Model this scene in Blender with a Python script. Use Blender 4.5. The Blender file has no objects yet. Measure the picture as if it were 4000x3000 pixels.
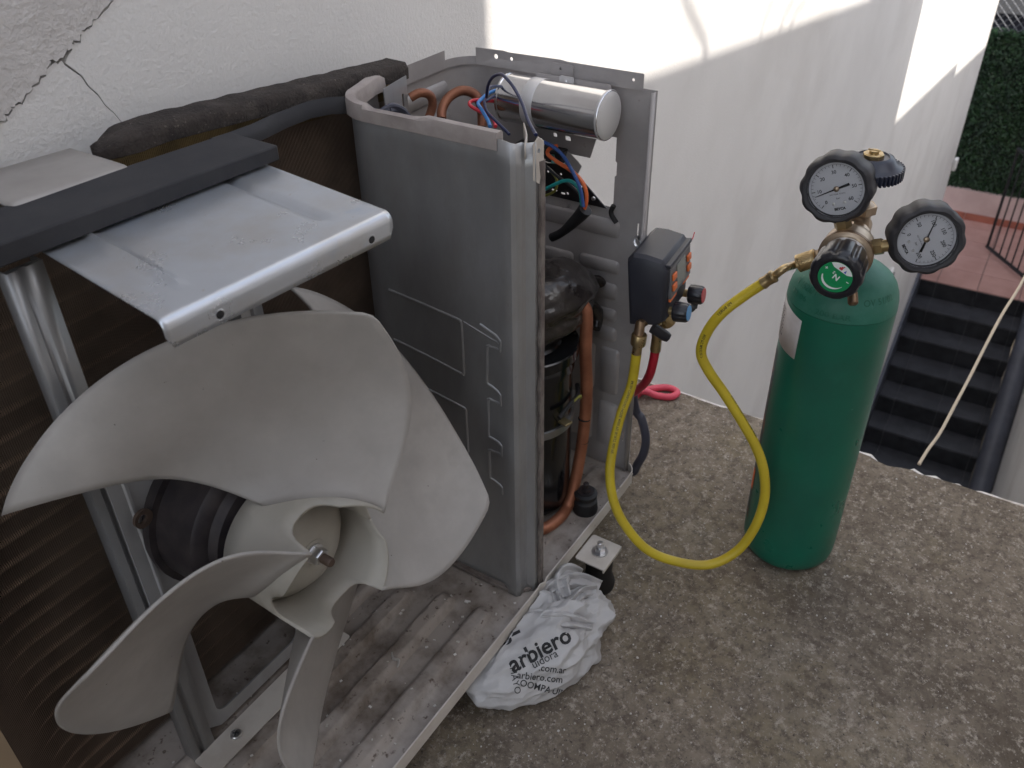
import bpy, bmesh, math, random
from mathutils import Vector as V, Matrix, noise
from mathutils.bvhtree import BVHTree
random.seed(7)
S = bpy.context.scene
COL = S.collection
R_ = math.radians

# ------------------------------------------------------------ camera, sky, sun, exposure
cam_d = bpy.data.cameras.new('camera'); cam = bpy.data.objects.new('camera', cam_d); COL.objects.link(cam)
cam_d.sensor_fit = 'HORIZONTAL'; cam_d.sensor_width = 36.0; cam_d.lens = 31.221
cam_d.clip_start = 0.02; cam_d.clip_end = 200
cx = V((0.54170, -0.84041, -0.01649)); cy = V((0.49208, 0.30115, 0.81681)); cz = V((-0.68149, -0.45058, 0.57668))
Mc = Matrix((cx, cy, cz)).transposed().to_4x4(); Mc.translation = V((-0.88871, -0.39228, 0.83079))
cam.matrix_world = Mc
cam_d.dof.use_dof = True; cam_d.dof.focus_distance = 0.90; cam_d.dof.aperture_fstop = 13
S.camera = cam

SUN = V((0.25, 0.75, -0.60)).normalized()          # direction the light travels
w = bpy.data.worlds.new('World'); S.world = w; w.use_nodes = True
nt = w.node_tree; nt.nodes.clear()
sky = nt.nodes.new('ShaderNodeTexSky'); sky.sky_type = 'NISHITA'; sky.sun_disc = False
sky.sun_elevation = math.asin(-SUN.z); sky.sun_rotation = math.atan2(-SUN.x, -SUN.y)
sky.air_density = 1.0; sky.dust_density = 1.5; sky.ozone_density = 1.0
bg = nt.nodes.new('ShaderNodeBackground'); bg.inputs[1].default_value = 0.15
wo = nt.nodes.new('ShaderNodeOutputWorld')
hs = nt.nodes.new('ShaderNodeHueSaturation'); hs.inputs['Saturation'].default_value = 0.42      # hazy, pale sky
nt.links.new(sky.outputs[0], hs.inputs['Color']); nt.links.new(hs.outputs[0], bg.inputs[0]); nt.links.new(bg.outputs[0], wo.inputs[0])
sl = bpy.data.lights.new('sun', 'SUN'); sl.energy = 2.0; sl.angle = R_(0.53); sl.color = (1.0, 0.94, 0.86)
so = bpy.data.objects.new('sun', sl); COL.objects.link(so)
so.rotation_euler = SUN.to_track_quat('-Z', 'Y').to_euler()
S.view_settings.view_transform = 'Standard'; S.view_settings.look = 'None'
S.view_settings.gamma = 1.0; S.view_settings.use_curve_mapping = False
S.view_settings.exposure = 1.47
S.cycles.use_denoising = True
S.cycles.max_bounces = 8; S.cycles.diffuse_bounces = 5; S.cycles.transparent_max_bounces = 12

# ------------------------------------------------------------ materials
def mat(name, col, rough=0.6, metal=0.0, var=None, var_scale=8.0, var_amt=1.0, var_ramp=(0.4, 0.62), spk=None, spk_scale=120.0,
        spk_at=(0.66, 0.72), bump=0.0, bump_scale=200.0, bump_dist=0.002, rough_var=0.0, stretch=None, trans=0.0, coat=0.0,
        spec=0.5, big=None, big_scale=2.0, big_ramp=(0.45, 0.65), detail=6.0, sss=0.0, aniso=0.0):
    m = bpy.data.materials.new(name); m.use_nodes = True
    t = m.node_tree; N = t.nodes; L = t.links
    b = N['Principled BSDF']; out = N['Material Output']
    b.inputs['Roughness'].default_value = rough; b.inputs['Metallic'].default_value = metal
    b.inputs['Specular IOR Level'].default_value = spec
    if coat: b.inputs['Coat Weight'].default_value = coat; b.inputs['Coat Roughness'].default_value = 0.15
    if sss:
        b.inputs['Subsurface Weight'].default_value = sss; b.inputs['Subsurface Radius'].default_value = (0.02, 0.018, 0.014)
        b.inputs['Subsurface Scale'].default_value = 0.4
    tc = N.new('ShaderNodeTexCoord'); co = tc.outputs['Object']
    if stretch:
        mp = N.new('ShaderNodeMapping'); mp.inputs['Scale'].default_value = stretch
        L.new(co, mp.inputs[0]); co = mp.outputs[0]
    def nz(scale, det=detail, rgh=0.6):
        n = N.new('ShaderNodeTexNoise'); n.inputs['Scale'].default_value = scale
        n.inputs['Detail'].default_value = det; n.inputs['Roughness'].default_value = rgh
        L.new(co, n.inputs['Vector']); return n.outputs[0]
    def ramp(src, a, c):
        r = N.new('ShaderNodeMapRange'); r.inputs[1].default_value = a; r.inputs[2].default_value = c
        L.new(src, r.inputs[0]); return r.outputs[0]
    def mix(fac, a, c2):
        x = N.new('ShaderNodeMix'); x.data_type = 'RGBA'
        L.new(fac, x.inputs['Factor'])
        for s, v in ((x.inputs['A'], a), (x.inputs['B'], c2)):
            if isinstance(v, tuple): s.default_value = (*v, 1)
            else: L.new(v, s)
        return x.outputs['Result']
    c = tuple(col)
    if var:
        f = ramp(nz(var_scale), *var_ramp)
        if var_amt != 1.0:
            q = N.new('ShaderNodeMath'); q.operation = 'MULTIPLY'; q.inputs[1].default_value = var_amt; L.new(f, q.inputs[0]); f = q.outputs[0]
        c = mix(f, c, tuple(var))
    if big: c = mix(ramp(nz(big_scale, 8.0), *big_ramp), c, tuple(big))
    if spk: c = mix(ramp(nz(spk_scale, 3.0), *spk_at), c, tuple(spk))
    if isinstance(c, tuple): b.inputs['Base Color'].default_value = (*c, 1)
    else: L.new(c, b.inputs['Base Color'])
    if rough_var:
        r = N.new('ShaderNodeMapRange'); r.inputs[1].default_value = 0.3; r.inputs[2].default_value = 0.7
        r.inputs[3].default_value = max(0.02, rough - rough_var); r.inputs[4].default_value = min(1, rough + rough_var)
        L.new(nz(var_scale * 1.7), r.inputs[0]); L.new(r.outputs[0], b.inputs['Roughness'])
    if bump:
        bp = N.new('ShaderNodeBump'); bp.inputs['Strength'].default_value = bump; bp.inputs['Distance'].default_value = bump_dist
        L.new(nz(bump_scale, 4.0), bp.inputs['Height']); L.new(bp.outputs[0], b.inputs['Normal'])
    if trans:
        tr = N.new('ShaderNodeBsdfTranslucent')
        if isinstance(c, tuple): tr.inputs[0].default_value = (*c, 1)
        else: L.new(c, tr.inputs[0])
        ms = N.new('ShaderNodeMixShader'); ms.inputs[0].default_value = trans
        L.new(b.outputs[0], ms.inputs[1]); L.new(tr.outputs[0], ms.inputs[2]); L.new(ms.outputs[0], out.inputs[0])
    m.diffuse_color = (*col, 1)
    return m

M = {}
M['wall'] = mat('white_paint', (.76, .74, .72), .88, var=(.71, .69, .67), var_scale=2.6, var_amt=.8, big=(.655, .63, .605), big_scale=1.3, big_ramp=(.5, .72), spk=(.62, .58, .55), spk_scale=120, spk_at=(.69, .80), bump=.4, bump_scale=230, bump_dist=.0025)
M['stucco'] = mat('rough_plaster', (.62, .59, .57), .9, var=(.54, .51, .49), var_scale=14, var_amt=.8, spk=(.46, .41, .37), spk_scale=150, spk_at=(.66, .78), bump=.7, bump_scale=150, bump_dist=.003)
M['crackbase'] = mat('bare_render', (.16, .13, .115), .95, var=(.24, .2, .17), var_scale=60)
M['concrete'] = None
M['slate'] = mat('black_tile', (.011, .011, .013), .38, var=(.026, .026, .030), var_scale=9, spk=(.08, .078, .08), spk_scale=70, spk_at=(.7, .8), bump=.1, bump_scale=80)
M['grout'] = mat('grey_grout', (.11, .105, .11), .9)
M['slate_skylit'] = mat('skylit_black_tile', (.035, .035, .040), .32, var=(.055, .055, .062), var_scale=9, spk=(.10, .10, .105), spk_scale=70, spk_at=(.7, .8), bump=.1, bump_scale=80)  # tread copy of the black tile, lightened to stand for sky light
M['terracotta'] = mat('terracotta_tile', (.47, .265, .225), .6, var=(.41, .22, .185), var_scale=4, bump=.1)
M['terra_dark'] = mat('terracotta_skirting', (.36, .11, .07), .6, var=(.28, .09, .06), var_scale=5)
M['pinkwall'] = mat('pink_wall_paint', (.55, .40, .37), .85, var=(.47, .33, .30), var_scale=3)
M['bluegrey'] = mat('blue_grey_paint', (.085, .09, .115), .5, var=(.06, .063, .08), var_scale=5)
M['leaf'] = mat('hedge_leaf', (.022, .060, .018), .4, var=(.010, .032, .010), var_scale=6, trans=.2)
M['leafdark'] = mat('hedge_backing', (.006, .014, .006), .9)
M['blackmetal'] = mat('black_metal', (.012, .012, .014), .5)
M['wire_metal'] = mat('galvanised_wire', (.14, .145, .16), .5, .5)
M['house'] = mat('house_render', (.62, .59, .56), .9, var=(.5, .48, .46), var_scale=1.5)
M['darkwin'] = mat('dark_opening', (.02, .022, .035), .3)
M['chip'] = mat('chipped_plaster', (.62, .59, .56), .95, var=(.42, .38, .33), var_scale=70)
# appliance
M['galv'] = mat('galvanised_steel', (.60, .635, .69), .32, .72, var=(.53, .52, .51), var_scale=11, var_ramp=(.45, .7), rough_var=.10, big=(.52, .58, .67), big_scale=14, big_ramp=(.60, .68), spk=(.50, .48, .46), spk_scale=160, spk_at=(.68, .8), bump=.06, bump_scale=30, bump_dist=.002)
M['galv_dull'] = mat('dull_galvanised_steel', (.44, .445, .455), .38, .55, var=(.25, .243, .238), var_scale=7, var_ramp=(.36, .70), big=(.34, .33, .32), big_scale=22, big_ramp=(.5, .72), rough_var=.1, spk=(.25, .23, .21), spk_scale=190, spk_at=(.7, .8), stretch=(1, 1, .4))
M['panel'] = mat('grey_panel_paint', (.41, .385, .38), .42, .12, var=(.33, .305, .295), var_scale=10, spk=(.28, .25, .23), spk_scale=90, spk_at=(.70, .78), rough_var=.08)
M['cream'] = mat('cream_panel_paint', (.60, .555, .50), .5, var=(.5, .45, .40), var_scale=20, spk=(.3, .23, .17), spk_scale=90, spk_at=(.68, .76))
M['pan'] = mat('dusty_pan', (.33, .285, .25), .75, var=(.13, .10, .078), var_scale=15, var_ramp=(.42, .62), big=(.43, .385, .35), big_scale=9, big_ramp=(.48, .7), spk=(.09, .06, .045), spk_scale=110, spk_at=(.62, .72), bump=.3, bump_scale=160, bump_dist=.001)
M['fin'] = mat('dirty_fin', (.26, .195, .15), .6, .15, var=(.17, .125, .097), var_scale=12, spk=(.15, .11, .065), spk_scale=60, spk_at=(.72, .85))
M['fingold'] = mat('golden_fin', (.24, .17, .075), .5, .5, var=(.14, .1, .05), var_scale=30)
M['tube'] = mat('dirty_copper_tube', (.42, .30, .21), .5, .3, var=(.28, .19, .135), var_scale=40)
M['coilend'] = mat('tan_end_plate', (.34, .25, .16), .7)
M['foam'] = mat('dusty_brown_foam', (.058, .046, .040), .98, var=(.032, .025, .022), var_scale=45, big=(.11, .092, .08), big_scale=25, big_ramp=(.55, .75), spk=(.22, .19, .16), spk_scale=260, spk_at=(.64, .76), bump=1.0, bump_scale=330, bump_dist=.004)
M['darkfoam'] = mat('dark_foam_strip', (.026, .026, .030), .85, var=(.036, .035, .038), var_scale=20, spk=(.1, .095, .09), spk_scale=200, spk_at=(.74, .82), bump=.2, bump_scale=500, bump_dist=.0006)
M['edgefoam'] = mat('grey_edge_foam', (.36, .315, .295), .95, var=(.29, .25, .235), var_scale=40, bump=.4, bump_scale=500, bump_dist=.0008)
M['brownfoam'] = mat('brown_edge_foam', (.12, .095, .085), .95, var=(.2, .17, .15), var_scale=60, bump=.5, bump_scale=400, bump_dist=.001)
M['fan'] = mat('milky_fan_plastic', (.56, .53, .50), .38, var=(.385, .355, .33), var_scale=8, var_ramp=(.36, .72), big=(.45, .425, .40), big_scale=30, big_ramp=(.45, .72), spk=(.12, .095, .08), spk_scale=130, spk_at=(.735, .76), trans=.30, spec=.35)
M['hubp'] = mat('milky_hub_plastic', (.53, .50, .445), .42, var=(.45, .42, .36), var_scale=14, trans=.30, spec=.35)
M['motor'] = mat('motor_black', (.020, .016, .018), .45, var=(.04, .032, .032), var_scale=40, bump=.2, bump_scale=200, bump_dist=.0008)
M['zinc'] = mat('zinc_plated', (.62, .62, .63), .28, 1.0)
M['shaft'] = mat('rusty_shaft', (.14, .1, .08), .5, .7)
M['alu'] = mat('polished_aluminium', (.74, .735, .745), .17, 1.0, var=(.66, .66, .67), var_scale=25, rough_var=.05)
M['aluend'] = mat('matte_aluminium', (.62, .61, .61), .42, .35)
M['copper'] = mat('copper_pipe', (.42, .17, .095), .45, .5, var=(.29, .11, .06), var_scale=22, rough_var=.1)
M['copper_dull'] = mat('dull_copper_pipe', (.28, .115, .065), .5, .5, var=(.18, .07, .04), var_scale=30)
M['blackgloss'] = mat('glossy_black_paint', (.008, .008, .009), .16)
M['plastic_wrap'] = mat('black_wrap', (.022, .018, .017), .20, var=(.045, .038, .035), var_scale=20, bump=.4, bump_scale=60, bump_dist=.003)
M['rubber'] = mat('black_rubber', (.012, .011, .012), .6)
M['brasslite'] = mat('brass_tag', (.30, .24, .13), .4, .6)
M['greywall'] = mat('grey_far_wall', (.10, .098, .10), .8, var=(.07, .07, .075), var_scale=1)
M['board'] = mat('black_terminal_plate', (.02, .018, .02), .4)
for n_, c_ in dict(navy=(.012, .018, .07), blue=(.05, .22, .55), bluelo=(.04, .10, .32), red=(.55, .03, .05), orange=(.75, .16, .05), teal=(.02, .33, .32), dark=(.03, .03, .035), yg=(.25, .24, .05)).items():
    M['w_' + n_] = mat('wire_' + n_, c_, .4)
M['term'] = mat('green_terminal_sleeve', (.05, .23, .20), .3, trans=.2)
# cylinder and tools
M['green'] = mat('green_gloss_paint', (.006, .126, .078), .34, var=(.010, .100, .064), var_scale=7, rough_var=.10, spk=(.07, .20, .15), spk_scale=55, spk_at=(.735, .765), big=(.014, .125, .082), big_scale=18, big_ramp=(.55, .75), bump=.05, bump_scale=60)
M['greendust'] = mat('dusty_green_paint', (.016, .142, .094), .5, var=(.055, .20, .15), var_scale=16, var_ramp=(.45, .75), spk=(.08, .22, .17), spk_scale=140, spk_at=(.66, .76), bump=.2, bump_scale=150, bump_dist=.001)
M['sticker'] = mat('white_sticker', (.58, .54, .53), .5, var=(.48, .44, .43), var_scale=30)
M['print'] = mat('grey_print', (.14, .12, .125), .6)
M['decal'] = mat('faded_decal', (.02, .045, .045), .45, var=(.16, .06, .035), var_scale=40, var_ramp=(.55, .62))
M['brass'] = mat('brass', (.46, .345, .18), .33, .9, var=(.38, .28, .15), var_scale=60, rough_var=.08)
M['bronze'] = mat('nickel_bronze', (.43, .335, .245), .34, .85, var=(.36, .28, .20), var_scale=50, rough_var=.06)
M['brassdark'] = mat('tarnished_brass', (.25, .165, .10), .4, .8, var=(.17, .11, .07), var_scale=80)
M['boot'] = mat('black_rubber_boot', (.022, .021, .025), .55, var=(.03, .029, .033), var_scale=20)
M['knob'] = mat('black_plastic_knob', (.013, .013, .018), .28)
M['wheel'] = mat('navy_plastic_wheel', (.016, .019, .035), .32)
M['dial'] = mat('dial_white', (.54, .54, .57), .6)
M['ink'] = mat('black_ink', (.012, .012, .014), .6)
M['inkred'] = mat('red_ink', (.5, .03, .04), .6)
M['inkblue'] = mat('blue_ink', (.05, .1, .45), .6)
M['inkwhite'] = mat('white_ink', (.75, .78, .75), .6)
M['gsticker'] = mat('green_sticker', (.003, .26, .085), .35)
M['yellow'] = mat('yellow_hose_rubber', (.55, .42, .025), .42, var=(.47, .35, .02), var_scale=20)
M['redhose'] = mat('red_hose_rubber', (.42, .012, .03), .4)
M['redhose_lit'] = mat('lit_red_hose_rubber', (.72, .08, .13), .42)  # same red hose, its brighter light put into a pinker colour
M['cable'] = mat('slate_blue_cable', (.05, .052, .075), .5)
M['cordm'] = mat('beige_cord', (.55, .47, .36), .7)
M['device'] = mat('charcoal_housing', (.020, .021, .030), .48, var=(.025, .026, .036), var_scale=30, bump=.1, bump_scale=900, bump_dist=.0003)
M['devgrey'] = mat('grey_front', (.12, .12, .125), .45)
M['lcd'] = mat('lcd_glass', (.26, .27, .24), .15)
M['orangebtn'] = mat('orange_button', (.70, .155, .04), .45)
M['bluecap'] = mat('blue_cap', (.10, .30, .58), .45)
M['redcap'] = mat('red_cap', (.52, .08, .085), .45)
M['bag'] = mat('white_bag_film', (.68, .665, .66), .38, var=(.62, .605, .6), var_scale=12, trans=.32, bump=.4, bump_scale=45, bump_dist=.004)
M['edgewhite'] = mat('white_edge_paint', (.72, .69, .66), .85, var=(.5, .45, .4), var_scale=35, var_ramp=(.5, .6), bump=.3, bump_scale=100)

def lens_material():
    m = bpy.data.materials.new('gauge_lens'); m.use_nodes = True; N = m.node_tree.nodes; L = m.node_tree.links
    N.remove(N['Principled BSDF'])
    t = N.new('ShaderNodeBsdfTransparent'); g = N.new('ShaderNodeBsdfGlossy'); g.inputs['Roughness'].default_value = .04
    fr = N.new('ShaderNodeFresnel'); fr.inputs[0].default_value = 1.25; ms = N.new('ShaderNodeMixShader')
    L.new(fr.outputs[0], ms.inputs[0]); L.new(t.outputs[0], ms.inputs[1]); L.new(g.outputs[0], ms.inputs[2]); L.new(ms.outputs[0], N['Material Output'].inputs[0])
    return m
M['lens'] = lens_material()

def concrete_material():
    m = bpy.data.materials.new('weathered_concrete'); m.use_nodes = True; N = m.node_tree.nodes; L = m.node_tree.links
    b = N['Principled BSDF']; b.inputs['Roughness'].default_value = .95; b.inputs['Specular IOR Level'].default_value = .2
    tc = N.new('ShaderNodeTexCoord'); co = tc.outputs['Object']
    def nz(scale, det=6, rg=.6):
        n = N.new('ShaderNodeTexNoise'); n.inputs['Scale'].default_value = scale; n.inputs['Detail'].default_value = det
        n.inputs['Roughness'].default_value = rg; L.new(co, n.inputs['Vector']); return n.outputs[0]
    def mr(s, a, c, d=0, e=1):
        r = N.new('ShaderNodeMapRange'); r.inputs[1].default_value = a; r.inputs[2].default_value = c
        r.inputs[3].default_value = d; r.inputs[4].default_value = e; L.new(s, r.inputs[0]); return r.outputs[0]
    def mx(f, a, c):
        x = N.new('ShaderNodeMix'); x.data_type = 'RGBA'; L.new(f, x.inputs['Factor'])
        for s, v in ((x.inputs['A'], a), (x.inputs['B'], c)):
            if isinstance(v, tuple): s.default_value = (*v, 1)
            else: L.new(v, s)
        return x.outputs['Result']
    c = mx(mr(nz(4.0, 9, .68), .36, .64), (.130, .104, .079), (.305, .256, .203))          # broad blotches
    c = mx(mr(nz(2.6, 8, .65), .50, .70, 0, .65), c, (.25, .20, .10))
    c = mx(mr(nz(1.9, 9, .7), .53, .68, 0, .8), c, (.085, .066, .05))
    c = mx(mr(nz(1.45, 9, .7), .58, .72, 0, .65), c, (.43, .385, .325))                      # lichen tint
    c = mx(mr(nz(58, 8, .8), .46, .62, 0, .75), c, (.085, .067, .054))                    # dark pores
    c = mx(mr(nz(95, 7, .8), .53, .66, 0, .9), c, (.42, .37, .31))                     # pale grit
    c = mx(mr(nz(210, 4, .7), .60, .70), c, (.42, .38, .34))                              # single light grains
    c = mx(mr(nz(170, 4, .7), .60, .70), c, (.06, .048, .042))
    L.new(c, b.inputs['Base Color'])
    bp = N.new('ShaderNodeBump'); bp.inputs['Strength'].default_value = .8; bp.inputs['Distance'].default_value = .004
    L.new(nz(110, 6, .7), bp.inputs['Height']); L.new(bp.outputs[0], b.inputs['Normal'])
    return m
M['concrete'] = concrete_material()

# ------------------------------------------------------------ mesh helpers (all shapes in metres, world axes)
class MB:
    def __init__(s): s.v = []; s.f = []
    def add(s, vs, fs):
        k = len(s.v); s.v += [tuple(p) for p in vs]; s.f += [tuple(i + k for i in f) for f in fs]; return s
    def box(s, a, b, m=None):
        P = [V((x, y, z)) for z in (a[2], b[2]) for y in (a[1], b[1]) for x in (a[0], b[0])]
        if m: P = [m @ p for p in P]
        return s.add(P, [(0, 2, 3, 1), (4, 5, 7, 6), (0, 1, 5, 4), (2, 6, 7, 3), (0, 4, 6, 2), (1, 3, 7, 5)])
    def tube(s, pts, r, n=8, caps=True, sub=0):
        P = [V(p) for p in pts]
        if sub: P = smooth(P, sub)
        rr = r if callable(r) else (lambda t: r)
        rings = []; up = None
        for i, p in enumerate(P):
            d = (P[min(i + 1, len(P) - 1)] - P[max(i - 1, 0)]).normalized()
            if up is None: up = d.orthogonal().normalized()
            up = (up - d * up.dot(d)).normalized(); q = d.cross(up)
            ra = rr(i / max(1, len(P) - 1))
            rings.append([p + (up * math.cos(2 * math.pi * k / n) + q * math.sin(2 * math.pi * k / n)) * ra for k in range(n)])
        vs = [p for r_ in rings for p in r_]; fs = []
        for i in range(len(P) - 1):
            for k in range(n): fs.append((i * n + k, i * n + (k + 1) % n, (i + 1) * n + (k + 1) % n, (i + 1) * n + k))
        if caps: fs += [tuple(range(n - 1, -1, -1)), tuple(range((len(P) - 1) * n, len(P) * n))]
        return s.add(vs, fs)
    def lathe(s, prof, m, n=32, rf=None):
        """prof: (radius, height) pairs; m: frame whose local z is the axis; rf(angle, i): radius factor"""
        vs = []; fs = []
        for i, (r, h) in enumerate(prof):
            for k in range(n):
                a = 2 * math.pi * k / n; q = r * (rf(a, i) if rf else 1)
                vs.append(m @ V((q * math.cos(a), q * math.sin(a), h)))
        for i in range(len(prof) - 1):
            for k in range(n): fs.append((i * n + k, i * n + (k + 1) % n, (i + 1) * n + (k + 1) % n, (i + 1) * n + k))
        if prof[0][0] > 1e-6: fs.append(tuple(range(n - 1, -1, -1)))
        if prof[-1][0] > 1e-6: fs.append(tuple(range((len(prof) - 1) * n, len(prof) * n)))
        return s.add(vs, fs)
    def plate(s, outline, holes, th, fn):
        """flat sheet with holes: 2-D outline, thickness, fn(u, v, w) -> point"""
        bm = bmesh.new(); es = []; loops = []
        for lp in [outline] + list(holes):
            q = [bm.verts.new((p[0], p[1], 0)) for p in lp]; loops.append(q)
            es += [bm.edges.new((q[i], q[(i + 1) % len(q)])) for i in range(len(q))]
        bmesh.ops.triangle_fill(bm, use_beauty=True, use_dissolve=False, edges=es)
        bm.verts.index_update(); nv = len(bm.verts)
        co = [v.co.copy() for v in bm.verts]; tris = [tuple(v.index for v in f.verts) for f in bm.faces]
        L2 = [[v.index for v in q] for q in loops]; bm.free()
        vs = [fn(c.x, c.y, 0) for c in co] + [fn(c.x, c.y, th) for c in co]
        fs = [t for t in tris] + [tuple(i + nv for i in reversed(t)) for t in tris]
        for q in L2:
            for i in range(len(q)):
                a, b = q[i], q[(i + 1) % len(q)]; fs.append((a, b, b + nv, a + nv))
        return s.add(vs, fs)
    def grid(s, rows):
        nr, nc = len(rows), len(rows[0])
        return s.add([p for r in rows for p in r], [(i * nc + j, i * nc + j + 1, (i + 1) * nc + j + 1, (i + 1) * nc + j) for i in range(nr - 1) for j in range(nc - 1)])

def smooth(P, sub):
    out = []
    for i in range(len(P) - 1):
        a, b, c, d = P[max(i - 1, 0)], P[i], P[i + 1], P[min(i + 2, len(P) - 1)]
        for k in range(sub):
            t = k / sub
            out.append(.5 * ((2 * b) + (c - a) * t + (2 * a - 5 * b + 4 * c - d) * t * t + (3 * b - a - 3 * c + d) * t ** 3))
    out.append(P[-1]); return out

def frame(o, z, up=(0, 0, 1)):
    """right-handed frame at o: local z along z, local y as close to up as possible"""
    z = V(z).normalized(); u = V(up)
    if abs(z.dot(u.normalized())) > .985: u = V((1, 0, 0)) if abs(z.x) < .9 else V((0, 1, 0))
    y = (u - z * u.dot(z)).normalized(); x = y.cross(z)
    m = Matrix((x, y, z)).transposed().to_4x4(); m.translation = V(o); return m

def circ(cx_, cy_, r, n=14, sx=1.0, sy=1.0): return [(cx_ + r * sx * math.cos(2 * math.pi * k / n), cy_ + r * sy * math.sin(2 * math.pi * k / n)) for k in range(n)]
def rrect(x0, x1, y0, y1, r, n=4):
    o = []
    for cx_, cy_, a in ((x1 - r, y1 - r, 0), (x0 + r, y1 - r, 90), (x0 + r, y0 + r, 180), (x1 - r, y0 + r, 270)):
        for k in range(n + 1):
            t = R_(a + 90 * k / n); o.append((cx_ + r * math.cos(t), cy_ + r * math.sin(t)))
    return o

def thing(name, label, cat, loc=(0, 0, 0), group=None):
    o = bpy.data.objects.new(name, None); COL.objects.link(o); o.location = loc; o.empty_display_size = .02
    o['label'] = label; o['category'] = cat
    if group: o['group'] = group
    return o
def origin_of(o):
    p = V((0, 0, 0))
    while o is not None: p += o.location; o = o.parent
    return p
def obj(name, mb, m, parent=None, label=None, kind=None, bevel=0, solid=0, angle=38, flat=False, orient=True):
    me = bpy.data.meshes.new(name); base = origin_of(parent) if parent else V((0, 0, 0))
    me.from_pydata([V(p) - base for p in mb.v], [], mb.f)
    if orient:
        bm = bmesh.new(); bm.from_mesh(me); bmesh.ops.recalc_face_normals(bm, faces=bm.faces); bm.to_mesh(me); bm.free()
    me.materials.append(M[m] if isinstance(m, str) else m)
    if not flat:
        me.polygons.foreach_set('use_smooth', [True] * len(me.polygons)); me.set_sharp_from_angle(angle=R_(angle))
    me.update()
    o = bpy.data.objects.new(name, me); COL.objects.link(o)
    if parent: o.parent = parent
    if label: o['label'] = label
    if kind: o['kind'] = kind
    if solid:
        md = o.modifiers.new('thickness', 'SOLIDIFY'); md.thickness = solid; md.offset = 0
    if bevel:
        md = o.modifiers.new('bevel', 'BEVEL'); md.width = bevel; md.segments = 2; md.limit_method = 'ANGLE'; md.angle_limit = R_(40)
    return o
def tag(o, label, cat, group=None):
    o['label'] = label; o['category'] = cat
    if group: o['group'] = group
    return o

_tc = {}
def glyphs(txt, size, bold=0.0, cuts=0):
    """flat letters as (points, faces) centred on x, baseline at y = 0"""
    key = (txt, size, bold, cuts)
    if key in _tc: return _tc[key]
    cu = bpy.data.curves.new('lettering', 'FONT'); cu.body = txt; cu.size = size; cu.align_x = 'CENTER'; cu.offset = bold; cu.resolution_u = 3
    o = bpy.data.objects.new('lettering', cu); COL.objects.link(o); dg = bpy.context.evaluated_depsgraph_get()
    me = bpy.data.meshes.new_from_object(o.evaluated_get(dg))
    if cuts:
        bm = bmesh.new(); bm.from_mesh(me); bmesh.ops.triangulate(bm, faces=bm.faces)
        bmesh.ops.subdivide_edges(bm, edges=[e for e in bm.edges if e.calc_length() > size * .18], cuts=cuts, use_grid_fill=True); bm.to_mesh(me); bm.free()
    r = ([(v.co.x, v.co.y) for v in me.vertices], [tuple(p.vertices) for p in me.polygons])
    bpy.data.objects.remove(o); bpy.data.curves.remove(cu); bpy.data.meshes.remove(me)
    _tc[key] = r; return r
def letter(mb, txt, size, fn, bold=0.0, cuts=0):
    p, f = glyphs(txt, size, bold, cuts)
    return mb.add([fn(x, y) for x, y in p], f)

# frame of the long house wall: t along it, n out of it towards the viewer is negative
AZ = R_(1.8); HV = V((math.cos(AZ), math.sin(AZ), 0)); NV = V((-math.sin(AZ), math.cos(AZ), 0)); W0 = V((0, .31, 0))
def WF(t, n, z): return W0 + HV * t + NV * n + V((0, 0, z))
def wbox(mb, t0, t1, n0, n1, z0, z1):
    P = [WF(t, n, z) for z in (z0, z1) for n in (n0, n1) for t in (t0, t1)]
    return mb.add(P, [(0, 2, 3, 1), (4, 5, 7, 6), (0, 1, 5, 4), (2, 6, 7, 3), (0, 4, 6, 2), (1, 3, 7, 5)])

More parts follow.
